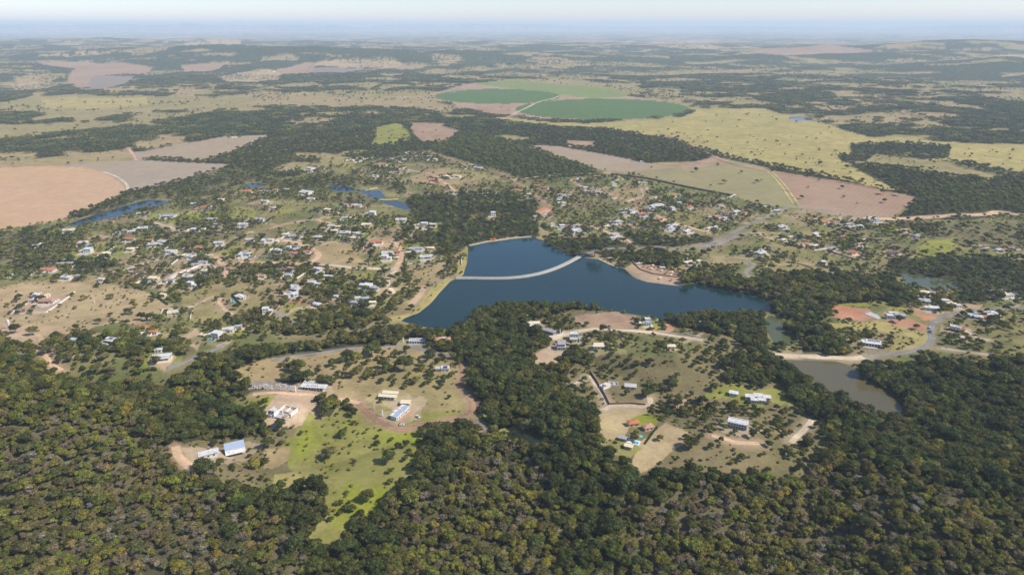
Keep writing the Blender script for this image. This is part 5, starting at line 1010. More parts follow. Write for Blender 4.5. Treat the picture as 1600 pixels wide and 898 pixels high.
# ------------------------------------------------------------------ houses
WALLM = dict(W='white', B='cream', T='white', G='white', K='beige', L='white')
ROOFM = dict(W='roofw', B='cream', T='terra', G='grey', K='brown', L='blue')
RWORD = dict(W='white flat-roofed house', B='cream-roofed house', T='terracotta-roofed house', G='grey-roofed house', K='brown-roofed house', L='pale blue-roofed house')
def windows(root, x0, x1, y, z0, n, face=-1, wd=1.3, hh=1.2, mat='glass', swap=False, name='window'):
    if n < 1: return
    st = (x1 - x0) / n
    for k in range(n):
        c = x0 + st * (k + .5); a = min(wd, st * .7) / 2; m = MB()
        if swap: m.box(y - .04, y + .04, c - a, c + a, z0, z0 + hh)
        else: m.box(c - a, c + a, y - .04, y + .04, z0, z0 + hh)
        m.build(name, MAT[mat], root)
def volume(root, x0, x1, y0, y1, z1, wall, roof, style, wins=2, g=random, z0=-1.2):
    MB().box(x0, x1, y0, y1, z0, z1).build('wall', MAT[wall], root)
    if style == 'flat':
        MB().box(x0 - .35, x1 + .35, y0 - .35, y1 + .35, z1, z1 + .28).build('roof', MAT[roof], root)
        p = MB(); t = .22; a, b, c, d = x0 - .3, x1 + .3, y0 - .3, y1 + .3; zt = z1 + .75
        p.box(a, b, c, c + t, z1 + .283, zt); p.box(a, b, d - t, d, z1 + .283, zt); p.box(a, a + t, c + t, d - t, z1 + .283, zt - .003); p.box(b - t, b, c + t, d - t, z1 + .283, zt - .003); p.build('parapet', MAT[wall], root)
    elif style == 'slab': MB().box(x0 - .7, x1 + .7, y0 - .7, y1 + .7, z1, z1 + .35).build('roof', MAT[roof], root)
    else: MB().hip(x0 - .7, x1 + .7, y0 - .7, y1 + .7, z1 + .003, min(x1 - x0, y1 - y0) * .22, gable=(style == 'gable'), t=.18).build('roof', MAT[roof], root)
    windows(root, x0 + .4, x1 - .4, y0 - .02, .9 if z1 < 4.5 else 1.0, wins)
    windows(root, y0 + .4, y1 - .4, x1 + .02, .9, max(1, wins - 1), swap=True)
    if z1 > 4.8: windows(root, x0 + .4, x1 - .4, y0 - .02, 3.9, wins)
def house(x, y, m, kind, rot, seed, near=False, small=False):
    g = random.Random(seed); t = empty('house', (x, y, float(height(x, y)) + .05), rot)
    wall, roof = WALLM[kind], ROOFM[kind]
    if kind == 'T' and g.random() < .35: roof = 'terra2'
    if kind == 'T' and g.random() < .25: wall = 'beige'
    if kind == 'B' and g.random() < .4: wall = 'white'
    m = max(m, 6.5); w_ = m; d = m * g.uniform(.5, .68); hh = g.choice((3.0, 3.3, 3.6)); nw = 3 if near else 2
    hip = kind in 'TK' or (kind == 'B' and g.random() < .5) or (kind == 'G' and g.random() < .4) or kind == 'L'
    st = ('gable' if g.random() < .3 else 'hip') if hip else ('flat' if g.random() < .7 else 'slab')
    if small or m < 8: volume(t, -w_ / 2, w_ / 2, -d / 2, d / 2, hh, wall, roof, st, 2, g)
    else:
        lay = g.choice((0, 1, 2)); sx = g.choice((-1, 1))
        if lay == 0:
            volume(t, -w_ / 2, w_ / 2, -d * .28, d * .32, hh, wall, roof, st, nw, g)
            a0, a1 = sorted((sx * w_ * .12, sx * w_ * .46)); volume(t, a0, a1, -d * .72, -d * .28 - .005, hh - .35, wall, roof, 'slab' if not hip else st, 1, g)
        elif lay == 1:
            a0, a1 = (-w_ / 2, w_ * .12) if sx > 0 else (-w_ * .12, w_ / 2)
            hi = hh * (1.9 if kind == 'W' and g.random() < .55 else 1.12)
            volume(t, a0, a1, -d / 2, d / 2, hi, wall, roof, st, nw, g)
            b0, b1 = (w_ * .12 + .01, w_ / 2) if sx > 0 else (-w_ / 2, -w_ * .12 - .01)
            volume(t, b0, b1, -d * .38, d * .30, hh, wall, roof, st, 1, g)
        else:
            volume(t, -w_ * .5, w_ * .5, -d * .1, d * .45, hh, wall, roof, st, nw, g)
            a0, a1 = sorted((sx * w_ * .2, sx * w_ * .5)); volume(t, a0, a1, -d * .62, -d * .1 - .005, hh - .3, wall, roof, st, 1, g)
            p = MB(); b0, b1 = sorted((-sx * w_ * .48, sx * w_ * .19)); p.box(b0, b1, -d * .5, -d * .105, hh - .55, hh - .35); p.build('veranda_roof', MAT['roofw' if not hip else roof], t)
            for q in range(3): c = b0 + .3 + (b1 - b0 - .6) * q / 2; MB().box(c - .12, c + .12, -d * .5 + .1, -d * .5 + .34, -.5, hh - .553).build('post', MAT[wall], t)
    MB().box(-.5, .5, -d * .5 - .0, -d * .5 + .05, 0, 2.1) if False else None
    MB().box(-w_ * .55, w_ * .55, -d * .85, d * .55, -1.0, .06).build('terrace', MAT['conc' if g.random() < .5 else 'beige'], t)
    if kind == 'W' and m > 11 and g.random() < .5:
        q = MB(); q.cyl(g.uniform(-.2, .2) * w_, d * .15, .7, .8, hh + .29, hh + 1.5, 10); q.build('water_tank', MAT['wblue' if False else 'blue'], t)
    if m > 12 and g.random() < .35:
        for q in range(4): MB().box(-w_ * .3 + q * 1.25, -w_ * .3 + q * 1.25 + 1.1, d * .02, d * .02 + 2.0, hh + .5, hh + .58).build('solar_panel', MAT['solar'], t)
    return t
HI = []; POOLS = []
def zat_(x, y): return float(height(x, y))
for i, h in enumerate(HS):
    t = house(h['x'], h['y'], h['m'], h['k'], h['r'], 1000 + i, near=h['m'] > 14 and h['y'] < 1300); t['category'] = 'house'; t['group'] = 'houses scattered through the village'
    big_ = 'small ' if h['m'] < 10.5 else ('large ' if h['m'] > 17 else '')
    HI.append([t, big_ + RWORD[h['k']], near_lm(h['px'], h['py']), h['px']])
    if h['m'] > 13 and random.random() < .33 and h['y'] < 1900: POOLS.append((h, i))
unique_labels(HI)
# sheds and yard walls
SI = []; WI = []
for i, h in enumerate(HS):
    if not h.get('pl') or h['y'] > 2300 or h['m'] < 8: continue
    g = random.Random(5000 + i); a = h['r']
    def loc(u, v): return h['x'] + u * math.cos(a) - v * math.sin(a), h['y'] + u * math.sin(a) + v * math.cos(a)
    if g.random() < .55:
        u, v = g.choice((-1, 1)) * h['m'] * g.uniform(.85, 1.15), h['m'] * g.uniform(-.3, .8); x, y = loc(u, v)
        if samp(DF, np.array([x]), np.array([y]))[0] > 4 and min(math.hypot(x - q['x'], y - q['y']) - q['m'] * .6 for q in HS if q is not h) > 4:
            t = empty('shed', (x, y, zat_(x, y)), a + g.choice((0, 1.57))); t['category'] = 'shed'; t['group'] = 'sheds and annexes beside the houses'
            k_ = g.choice('TTGGBKWL'); w_ = g.uniform(2.2, 3.6); volume(t, -w_, w_, -w_ * .6, w_ * .6, 2.5, g.choice(('white', 'beige', 'conc')), ROOFM[k_], 'hip' if k_ in 'TK' else 'gable' if k_ in 'GL' else 'slab', 1, g)
            qx, qy, _ = project(x, y, 0.0); SI.append([t, dict(T='terracotta-roofed', G='grey-roofed', B='cream-roofed', K='brown-roofed', W='white', L='blue-roofed')[k_] + ' annex', near_lm(qx, qy), qx])
    if g.random() < .42:
        cx_, cy_, hw, hd_ = h['pl']; ca, sa = math.cos(a), math.sin(a); cs_ = [(-hw, -hd_), (hw, -hd_), (hw, hd_), (-hw, hd_)]; k0 = g.randrange(4); t = empty('yard_wall', (0, 0, 0)); t['category'] = 'yard wall'; t['group'] = 'walls round the house plots'; mt = g.choice(('wallw', 'wallw', 'conc', 'brick'))
        for q in range(g.choice((2, 3, 3))):
            p, r_ = cs_[(k0 + q) % 4], cs_[(k0 + q + 1) % 4]; p = (cx_ + p[0] * ca - p[1] * sa, cy_ + p[0] * sa + p[1] * ca); r_ = (cx_ + r_[0] * ca - r_[1] * sa, cy_ + r_[0] * sa + r_[1] * ca)
            L = math.hypot(r_[0] - p[0], r_[1] - p[1]); n_ = max(1, int(L / 9)); m = MB(); an = math.atan2(r_[1] - p[1], r_[0] - p[0])
            for j in range(n_):
                c0 = (p[0] + (r_[0] - p[0]) * (j + .5) / n_, p[1] + (r_[1] - p[1]) * (j + .5) / n_); z0 = zat_(*c0); m.box(-L / n_ / 2 - .02, L / n_ / 2 + .02, -.15 - .004 * q, .15 + .004 * q, z0 - 1, z0 + 1.9, an, c0)
            m.build('wall_section', MAT[mt], t)
        WI.append([t, dict(wallw='pale', conc='grey', brick='reddish')[mt] + ' yard wall', near_lm(h['px'], h['py']), h['px']])
unique_labels(SI); unique_labels(WI)
PI_ = []
for h, i in POOLS:
    a = h['r']; ox, oy = h['m'] * .15, -h['m'] * .78; x, y = h['x'] + ox * math.cos(a) - oy * math.sin(a), h['y'] + ox * math.sin(a) + oy * math.cos(a)
    t = empty('swimming_pool', (x, y, float(height(x, y)) + .05), a); t['category'] = 'swimming pool'; t['group'] = 'garden swimming pools'
    r_ = MB(); r_.box(-4.4, 4.4, -2.6, 2.6, -.8, .10); r_.build('coping', MAT['conc'], t); MB().box(-3.6, 3.6, -1.8, 1.8, -.3, .16).build('water', MAT['pool'], t)
    qx, qy, _ = project(x, y, 0.0); PI_.append([t, 'small blue garden pool', near_lm(qx, qy), qx])
unique_labels(PI_)

# ------------------------------------------------------------------ buildings of the foreground, each as the photograph shows it
def at(k, rot=0, dz=.05, name='house'):
    x, y = SPC[k]; return empty(name, (x, y, float(height(x, y)) + dz), R(rot))
def named(t, lab, cat='house', grp=None): tag(t, lab, cat, grp); return t
def mpp(k): x, y = SPC[k]; return (y * cP + (H - float(height(x, y))) * sP) / F   # metres per photo pixel there
# long house under staggered blue-grey glass roofs
t = named(at('solar', 62), 'long white house under stepped blue-grey panel roofs on red dirt')
for k, (xa, xb, ya, yb, z_) in enumerate(((-9.5, -3.6, -3.4, 3.0, 3.6), (-3.5, 1.8, -3.0, 3.6, 3.9), (1.9, 6.2, -3.4, 3.0, 4.2), (6.3, 10, -2.8, 3.2, 4.5))):
    MB().box(xa, xb, ya, yb, -1.2, z_).build('wall', MAT['white'], t); rf = MB().box(xa - .3, xb - .1, ya - .4, yb - 1.6, z_ + .003, z_ + .2).build('roof', MAT['white'], t)
    for q in range(3):
        w_ = (xb - xa - .6) / 3; MB().box(xa + .1 + q * w_, xa + .1 + q * w_ + w_ - .12, ya - .3, yb - 1.8, z_ + .203, z_ + .27).build('panel', MAT['blue'], rf)
    MB().box(xa, xb - .2, yb - 1.55, yb + 1.6, z_ - .5, z_ - .2).build('canopy', MAT['roofw'], t)
    windows(t, xa + .3, xb - .3, ya - .02, .8, 2)
MB().box(-9.4, 9.8, -7.4, -4.4, -.9, .05).build('terrace', MAT['brick'], t)
# gabled blue-grey roof house with a huge white gable side
t = named(at('gable', 26), 'white house with blue-grey pitched roof beside the dark left wood'); t.scale = (.86, .86, .9)
MB().box(-8.2, 8.2, -3.0, 5, -1.5, 5.6).build('wall', MAT['white'], t)
def plane(nm, mt, x0, x1, ya, za, yb, zb, th=.25):
    m = MB(); m.V = [(x0, ya, za), (x1, ya, za), (x1, yb, zb), (x0, yb, zb), (x0, ya, za + th), (x1, ya, za + th), (x1, yb, zb + th), (x0, yb, zb + th)]; m.F = [(0, 3, 2, 1), (4, 5, 6, 7), (0, 1, 5, 4), (1, 2, 6, 5), (2, 3, 7, 6), (3, 0, 4, 7)]; return m.build(nm, MAT[mt], t)
rf = plane('roof', 'blue', -8.7, 8.7, -3.3, 5.65, 5.9, 8.0); plane('roof', 'roofw', -8.7, 8.7, -6.8, 3.0, -3.32, 5.5)
m = MB(); m.V = [(-8.2, -3.0, 5.6), (-8.2, 5, 5.6), (-8.2, 5, 7.65), (-7.9, -3.0, 5.6), (-7.9, 5, 5.6), (-7.9, 5, 7.65)]; m.F = [(0, 2, 1), (3, 4, 5), (0, 1, 4, 3), (1, 2, 5, 4), (2, 0, 3, 5)]; m.build('gable', MAT['white'], t)
MB().box(-7.89, 8.2, 4.8, 5.0, 5.603, 7.6).build('back_wall', MAT['white'], t)
windows(t, -7.5, 7.5, -3.03, .9, 5); windows(t, -2, 4, -8.22, 2.5, 3, swap=True)
t = named(at('lodge', 28, name='lodge'), 'low white flat-roofed lodge left of the blue-grey roofed house', 'lodge')
volume(t, -6.5, 6, -2.9, 2.6, 3.2, 'white', 'roofw', 'slab', 3); volume(t, -8, -6.505, -2.2, 1.6, 2.6, 'white', 'roofw', 'slab', 1); MB().box(6.71, 7.6, 1.0, 3.4, -1, 3.3).build('water_tank', MAT['white'], t)
# big white two-storey block
t = named(at('bigwhite', -24), 'big white two-storey house with pale grey roof on brown scrub'); t.scale = (.76, .76, .8)
MB().box(-10, 10, -4.6, 4.6, -2, 6.6).build('wall', MAT['white'], t); rf = MB().box(-10.5, 10.5, -4.0, 5.2, 6.603, 6.9).build('roof', MAT['roofw'], t)
for q in range(9): MB().box(-10 + q * 2.3, -9.9 + q * 2.3, -3.9, 4.4, 6.903, 6.98).build('roof_seam', MAT['grey'], rf)
MB().box(-10.5, 10.5, 4.4, 5.2, 6.903, 7.5).build('parapet', MAT['white'], t)
windows(t, -9.5, 9.5, -4.63, 1.0, 7, wd=1.9, hh=1.5); windows(t, -9.5, 9.5, -4.63, 4.2, 7, wd=1.9, hh=1.5); windows(t, -4, 4, 10.02, 1.2, 3, swap=True); windows(t, -4, 4, 10.02, 4.2, 3, swap=True)
MB().box(-10.2, 10.2, -6.2, -4.65, 3.2, 3.4).build('balcony', MAT['white'], t); MB().box(-10.2, 10.2, -6.2, -6.1, 3.403, 4.2).build('balcony_rail', MAT['glass'], t)
MB().box(-13, -10.01, -5, -2.6, -1.6, .4).build('terrace', MAT['conc'], t)
# long white house with a row of dark openings
t = named(at('longw', 0), 'long white house with a row of dark openings by the lake wood')
MB().box(-8.6, 8.6, -3, 3, -1, 3.3).build('wall', MAT['white'], t); MB().box(-8.9, 8.9, -2.2, 3.4, 3.303, 3.65).build('roof', MAT['roofw'], t)
for q in range(7): MB().box(-8 + q * 2.35, -6.3 + q * 2.35, -.9, .5, 3.653, 3.9).build('skylight', MAT['glass'], t)
windows(t, -8.2, 8.2, -3.03, .6, 6, wd=2.0, hh=1.9); MB().box(-8.8, 8.8, -6, -3.06, -.8, .1).build('deck', MAT['grey'], t)
t = named(at('pink', 8), 'peach stepped-roof house at the wood edge near the lake'); volume(t, -8, -1, -4, 3, 4.4, 'beige', 'terra2', 'hip', 2); volume(t, -.99, 4, -3, 4, 3.4, 'beige', 'cream', 'flat', 2); volume(t, 4.01, 8, -4, 2, 4.1, 'beige', 'terra2', 'hip', 1)
# cream house, hut, round-roofed shed
t = named(at('cream', -8), 'cream house with two overlapping flat slab roofs on golden pasture')
MB().box(-7, 7, -3.6, 3.6, -1, 3.2).build('wall', MAT['white'], t); MB().box(-8.5, 8.5, -5.0, 1.2, 3.203, 3.5).build('roof', MAT['cream'], t); MB().box(-6.5, 8.8, .2, 5.6, 3.9, 4.2).build('roof', MAT['cream'], t); MB().box(-6, 8.2, .6, 5.0, 3.2, 3.897).build('clerestory', MAT['white'], t)
windows(t, -6.5, 6.5, -3.63, .8, 4, wd=1.9, hh=1.6)
for q in (-8.0, -2.6, 2.6, 8.0): MB().box(q - .15, q + .15, -4.7, -4.4, -.8, 3.2).build('post', MAT['white'], t)
t = named(at('hut', -4, name='hut'), 'small cream-roofed hut right of the solar-roofed house', 'hut'); volume(t, -4, 4, -2.6, 2.6, 2.8, 'beige', 'cream', 'slab', 2)
# long white villa with open frame behind
t = named(at('villa', -6), 'long white flat-roofed villa beside the rubble strewn plot')
MB().box(-10, 10, -3, 2, -1, 3.1).build('wall', MAT['white'], t); MB().box(-11.5, 13, -4.4, 2.8, 3.103, 3.5).build('roof', MAT['roofw'], t); MB().box(-11, -2, 3.2, 9, -1, 3.3).build('wall', MAT['grey'], t)
for q in range(5): MB().box(-11.2 + q * 2.1, -10.9 + q * 2.1, 3.0, 9.3, 3.303, 3.6).build('beam', MAT['white'], t)
MB().box(-11.3, -10.95, 2.8, 9.3, -1, 3.3).build('side_wall', MAT['white'], t)
for q in range(6): MB().box(-6 + q * 2.0, -5 + q * 2.0, -1.5, -.7, 3.503, 3.8).build('skylight', MAT['glass'], t)
windows(t, -9.5, 9.5, -3.03, .3, 7, wd=2.2, hh=2.4)
for q in (-11.2, -3, 4, 12.6): MB().box(q - .15, q + .15, -4.2, -3.9, -.8, 3.1).build('post', MAT['white'], t)
# building site with roofless walls
t = named(at('ruin', -20, name='building_site'), 'building site of roofless pale walls and slabs on bare earth', 'building site')
for k, (xa, xb, ya, yb, z_) in enumerate(((-12, -11.7, -9, 4, 2.2), (-4, -3.6, -8, 8, 3.2), (-3.6, 9, 7.6, 8, 2.8), (8.7, 9, -2, 7.6, 2.6), (2, 2.3, 0, 7.6, 2.4), (-3.6, 6, -.3, 0, 2.3), (-11.7, -6, -9, -8.7, 1.8), (-11.7, -4, 3.7, 4, 2.0))): MB().box(xa, xb, ya, yb, -1, z_).build('wall', MAT['wallw'], t)
volume(t, -9.5, -5.5, -5, -1.5, 3.6, 'white', 'roofw', 'slab', 1)
for xa, xb, ya, yb in ((-3.5, 1.9, .1, 7.5), (-3.5, 8, -8, -.5), (-11.6, -4.1, -8.6, 3.6)): MB().box(xa, xb, ya, yb, -.8, .12 + .01 * xa).build('floor_slab', MAT['conc'], t)
MB().box(3, 7, -6.5, -2.5, .13, .7).build('brick_pile', MAT['brick'], t)
t = named(at('box', 0), 'white box house with dark window bands and stone yard'); volume(t, -2.5, 5, -2.6, 3, 3.4, 'white', 'roofw', 'flat', 2); MB().box(-.5, 3.5, -2.2, 1, 4.153, 4.7).build('roof_terrace', MAT['solar'], t); volume(t, -8, -2.505, -1.6, 2.6, 2.9, 'wallw', 'conc', 'slab', 2)
# tall half-built houses on the spit
t = named(at('tallw', 0), 'tall white and green-grey half-built house on the spit', grp=None); volume(t, -4.5, 4.5, -1, 6, 6.8, 'conc', 'roofw', 'flat', 3); volume(t, -4.5, 3, -6, -1.01, 3.4, 'white', 'conc', 'slab', 2); MB().box(4.9, 5.2, -6, 7, -1, 2.4).build('side_wall', MAT['turq'], t)
t = named(at('grey', 0), 'grey concrete half-built house on dirt of the spit'); volume(t, -4.2, 4.2, -3.5, 3.5, 3.4, 'conc', 'conc', 'slab', 3); volume(t, -3.4, 3.6, -2.6, 4.6, 6.4, 'conc', 'grey', 'slab', 3, z0=3.76)
for q in (-5, 0, 5): MB().box(q - .2, q + .2, -6.4, -6.0, -1, 3.1).build('post', MAT['conc'], t)
t = named(at('cabin', -3, name='cabin'), 'pair of joined cream-roofed cabins on a mown plot', 'cabin'); volume(t, -6, 5, -3.6, -.4, 2.9, 'white', 'cream', 'slab', 3); volume(t, -5, 4.4, 1.0, 4.4, 3.1, 'white', 'cream', 'slab', 2)
t = named(at('cott', 8, name='house'), 'cream-roofed house hidden in the wood of the spit'); volume(t, -6.5, 6.5, -3.4, 3, 3.2, 'white', 'cream', 'slab', 3); volume(t, -5.5, -1, -8, -4.2, 2.8, 'white', 'roofw', 'slab', 1)
t = named(at('shed', -35, name='shed'), 'long dark grey-roofed shed beside the spit lane', 'shed'); volume(t, -7, 7, -2.4, 2.4, 3, 'conc', 'grey', 'gable', 3)
for k, lab, rt in (('lot1', 'unfinished cottage with open pale frame, left of three', 35), ('lot2', 'low roofless pale shell, middle of three unfinished cottages', -8), ('lot3', 'unfinished cottage with greyish slab roof, right of three', -10)):
    t = named(at(k, rt, name='cottage'), lab, 'cottage', 'three unfinished cottages on the slope')
    if k == 'lot3': volume(t, -5, 5, -3, 3, 2.7, 'beige', 'conc', 'slab', 2)
    else:
        for xa, xb, ya, yb in ((-4.5, 4.5, -3, -2.7), (-4.5, 4.5, 2.7, 3), (-4.5, -4.2, -2.7, 2.7), (4.2, 4.5, -2.7, 2.7), (-.2, .1, -2.7, 2.7)): MB().box(xa, xb, ya, yb, -1, 2.6 if k == 'lot1' else 1.8).build('wall', MAT['wallw'], t)
        MB().box(-4.1, 4.1, -2.6, 2.6, -.9, .1).build('floor_slab', MAT['conc'], t)
        if k == 'lot1': MB().box(.2, 4.6, -3.1, 3.1, 2.603, 2.8).build('roof', MAT['cream'], t)
t = named(at('red1', 10), 'orange tiled house above the small walled garden with pool'); volume(t, -4.5, 4.5, -2.6, 2.8, 3, 'beige', 'terra', 'hip', 2)
t = named(at('red2', 20), 'pinkish tiled house at the corner of the mown field'); volume(t, -4, 4, -3, 3, 3, 'beige', 'terra2', 'hip', 2)
t = named(at('gar', -12), 'cluster of low white roofs inside a lush green garden')
for k, (xa, ya, w_, d_) in enumerate(((-10, -2, 7, 5), (-2.4, 0, 7, 6), (5.2, -1, 6, 5), (-6, -8, 5, 3.6), (0, -7, 6, 4))): volume(t, xa, xa + w_, ya, ya + d_, 2.8 + .13 * k, 'white', 'roofw', 'slab', 2)
for q in range(3): MB().box(7.5 + q * 2.3, 9.3 + q * 2.3, 5 - q * 1.2, 9 - q * 1.2, -.6, .3).build('terrace', MAT['conc'], t)
t = named(at('gar2', -20, name='garden_pavilion'), 'small white garden pavilion left of the green garden', 'pavilion'); volume(t, -3.6, 3.6, -2.4, 2.4, 2.7, 'white', 'roofw', 'slab', 2)
t = named(at('terr', -18), 'terraced white house with dark roof panels and pool on a green slope')
MB().box(-10, 8, -4, 5, -2, 3.1).build('wall', MAT['white'], t); MB().box(-10.5, 8.5, -4.5, 1, 3.103, 3.5).build('roof', MAT['roofw'], t); MB().box(-6, 9, 1.01, 6, 3.103, 3.9).build('roof', MAT['roofw'], t)
for q in range(6): MB().box(-4 + q * 2, -2.3 + q * 2, 2, 4.8, 3.903, 4.0).build('solar_panel', MAT['solar'], t)
MB().box(-9.8, 9.8, -8.5, -4.02, -2, -.1).build('terrace', MAT['conc'], t); MB().box(-13.2, -10.51, -4, 3.6, -1.8, .06).build('pool_basin', MAT['conc'], t); MB().box(-12.8, -10.9, -3.6, 3.2, -.2, .12).build('pool_water', MAT['pool'], t); windows(t, -9.5, 7.5, -4.03, .4, 6, wd=2.2, hh=2.2)
t = named(at('tinted', -12), 'new white house with grey roof planes on red excavated soil')
volume(t, -14, -5, -4, 2, 3.3, 'white', 'roofw', 'flat', 3); volume(t, -4.9, 6, -3, 5, 4.2, 'conc', 'grey', 'slab', 3); volume(t, -9, 0, 5.8, 10, 3.2, 'white', 'roofw', 'slab', 3); MB().box(7, 15, -8, -1, -1.6, .15).build('forecourt', MAT['conc'], t)

# ------------------------------------------------------------------ smaller things
def P1(px, py, z=0.0): return [float(v) for v in unproj([(px, py)], z)[0]]
def zat(x, y): return float(height(x, y))
# white entrance pillars / water towers
PIL = [(585,640,5.5,'white gate pillar at the drive of the cream house'),(598,650,6,'white gate pillar left of the solar-roofed house'),(462,612,6,'white pillar left of the long white villa'),(442,648,4,'white pillar in the building site'),(331,710,4.5,'slim white pillar before the low lodge'),(476,359,6,'white post on pasture right of the orange loop road'),(558,358,5,'white post between the middle gardens'),(568,390,5,'white post left of the terracotta-roofed villa'),(419,417,6,'white post above the brown-roofed house'),(320,512,5,'white post above the trio of white villas'),(875,521,5,'thin white post on the spit lane'),(148,473,4,'small white post on the dry left pasture'),(630,534,5,'white gate post left of the row-windowed white house'),(352,404,4,'white post by the lime lawn corner'),(178,348,4,'white post near the long narrow reservoir'),(530,458,5,'white post above the lake bay cluster'),(932,298,6,'white post on the dry plots north of the lake'),(992,352,6,'pair-left white post among the orange lanes'),(971,350,6,'white post by the orange lanes plots')]
for px, py, hh, lab in PIL:
    x, y = P1(px, py); t = empty('gate_pillar', (x, y, zat(x, y)), random.uniform(0, 1)); tag(t, lab, 'pillar', 'white entrance pillars of the plots')
    MB().box(-.45, .45, -.3, .3, -1, hh).build('shaft', MAT['white'], t); MB().box(-.55, .55, -.4, .4, hh, hh + .25).build('cap', MAT['roofw'], t)
x, y = P1(15, 513); t = empty('water_tower', (x, y, zat(x, y)), .3); tag(t, 'slim white water tower on bare ground at the left edge', 'water tower'); m = MB(); m.cyl(0, 0, .9, .8, -1, 6.5, 10); m.build('shaft', MAT['white'], t); m = MB(); m.cyl(0, 0, 1.3, 1.3, 6.5, 10.5, 10); m.build('tank', MAT['white'], t); MB().box(2.5, 5, -1, 1, -.8, 1.6).build('pump_house', MAT['white'], t)
x, y = P1(1357, 344); t = empty('entrance_gate', (x, y, zat(x, y)), .5); tag(t, 'white angular entrance gate beside the dirt highway', 'gate'); MB().box(-5, -4, -2, 2, -1, 9).build('pylon', MAT['white'], t); MB().box(-4, 9, -1.5, 1.5, 4.2, 5.4).build('canopy', MAT['roofw'], t); MB().box(8, 9, -1.4, 1.4, -1, 4.19).build('pylon', MAT['white'], t)
x, y = P1(1210, 332); t = empty('gatehouse', (x, y, zat(x, y)), .2); tag(t, 'white gatehouse spanning the start of the asphalt avenue', 'gatehouse'); volume(t, -10, -4, -2, 2, 3.4, 'white', 'roofw', 'slab', 2); MB().box(-3, 12, -2.4, 2.4, 4.4, 5).build('canopy', MAT['roofw'], t); MB().box(11, 12, -2, 2, -1, 4.39).build('post', MAT['white'], t); MB().box(-1, -.2, -.5, .5, 5.003, 11).build('mast', MAT['white'], t)
# garden walls
def wall(pts, hh, th, mt, lab, name='garden_wall', cat='wall', seg=8):
    P = unproj(pts); t = empty(name, (0, 0, 0)); tag(t, lab, cat)
    for a, b in zip(P[:-1], P[1:]):
        L = np.linalg.norm(b - a); n = max(1, int(L / seg)); m = MB()
        for k in range(n):
            p, q = a + (b - a) * k / n, a + (b - a) * (k + 1) / n; c = (p + q) / 2; an = math.atan2(*(q - p)[::-1]); l_ = L / n / 2
            z0 = zat(*c); m.box(-l_ - .02, l_ + .02, -th / 2, th / 2, z0 - 1.2, z0 + hh, an, (c[0], c[1]))
        m.build('wall_section' if cat == 'wall' else 'section', MAT[mt], t)
    return t
wall([(1126,313.5),(1149,305)], 2.6, .5, 'white', 'long white wall slanting at the pasture corner')
wall([(921,580),(932,596),(945,618),(952,632)], 2.2, .4, 'bark', 'dark plot wall along the straight pale track')
wall([(952,632),(985,631),(1008,633)], 1.8, .4, 'brown', 'low brown wall above the mown field')
wall([(292,425),(310,416),(330,414),(343,428)], 2.2, .4, 'wallw', 'pale wall round the sandy garden')
wall([(378,404),(400,401),(440,404)], 1.6, .4, 'wallw', 'low pale wall along the big bright lawn')
wall([(1030,519),(1070,522),(1096,528)], 1.2, .3, 'wallw', 'pale kerb wall below the spit lane')
wall([(855,528),(870,525),(882,522)], 1.8, .4, 'white', 'short white wall at the spit lane bend')
wall([(825,534),(840,533),(852,528)], .9, .5, 'wallw', 'curved row of pale edging by the spit wood')
wall([(845,582.5),(880,578)], 1.4, .4, 'brick', 'low brick wall below the dirt yard')
wall([(1170,441),(1180,442),(1192,437),(1200,430)], .9, 2.4, 'wallw', 'white curved drive kerb by the new white house')
wall([(955,272.5),(1000,278),(1050,288),(1100,298),(1145,306)], 3.0, 2.2, 'brown', 'dark hedge-like fence closing the village from the pasture', 'boundary_fence', 'fence', 12)
# hedges made of many small leaf clumps
def hedge(pts, wd, hh, lab, colr=(.035,.06,.02)):
    P = unproj(pts); Vv = []; Ff = []; Cc = []; nb = 0; g = np.random.default_rng(int(pts[0][0]))
    for a, b in zip(P[:-1], P[1:]):
        L = np.linalg.norm(b - a); n = max(2, int(L / (wd * .8)))
        for k in range(n):
            c = a + (b - a) * (k + .5) / n; v, f, cc = crown(wd * .75, hh, 0, 2, 10, colr, cs=.9, seed=int(g.integers(1e6)), jit=.3); Vv.append(v + [c[0], c[1], zat(*c) - .3]); Ff.append(f + nb); nb += len(v); Cc.append(cc)
    me = me_from('hedge', [(np.concatenate(Vv), np.concatenate(Ff), np.concatenate(Cc))], [MAT['leaf']]); o = bpy.data.objects.new('hedge', me); col.objects.link(o); tag(o, lab, 'hedge')
hedge([(236,458),(248,466),(263,477)], 3.2, 3, 'straight dark hedge between the hedged plots')
hedge([(363,461),(370,470),(377,477)], 3.4, 3, 'dark hedge left of the white roofs on the hedged plots')
hedge([(325,417),(335,427),(350,433)], 3.2, 3, 'dark hedge round the walled sandy garden')
hedge([(745,644),(756,656),(768,670)], 3.6, 4, 'dark hedge beside the narrow bare plot right of the lane')
hedge([(1008,694),(1018,680),(1027,668)], 1.6, 2, 'slim green hedge between pool garden and mown field')
hedge([(1060,330),(1075,333),(1088,336)], 3.4, 3, 'dark hedge north of the pair of white villas')
hedge([(1245,412),(1258,416),(1270,420)], 2.4, 2.4, 'thin dark hedge across the right village pasture', (.07,.04,.025))
hedge([(692,380),(697,360),(702,350)], 2, 3, 'small hedge among the lake shore woods')
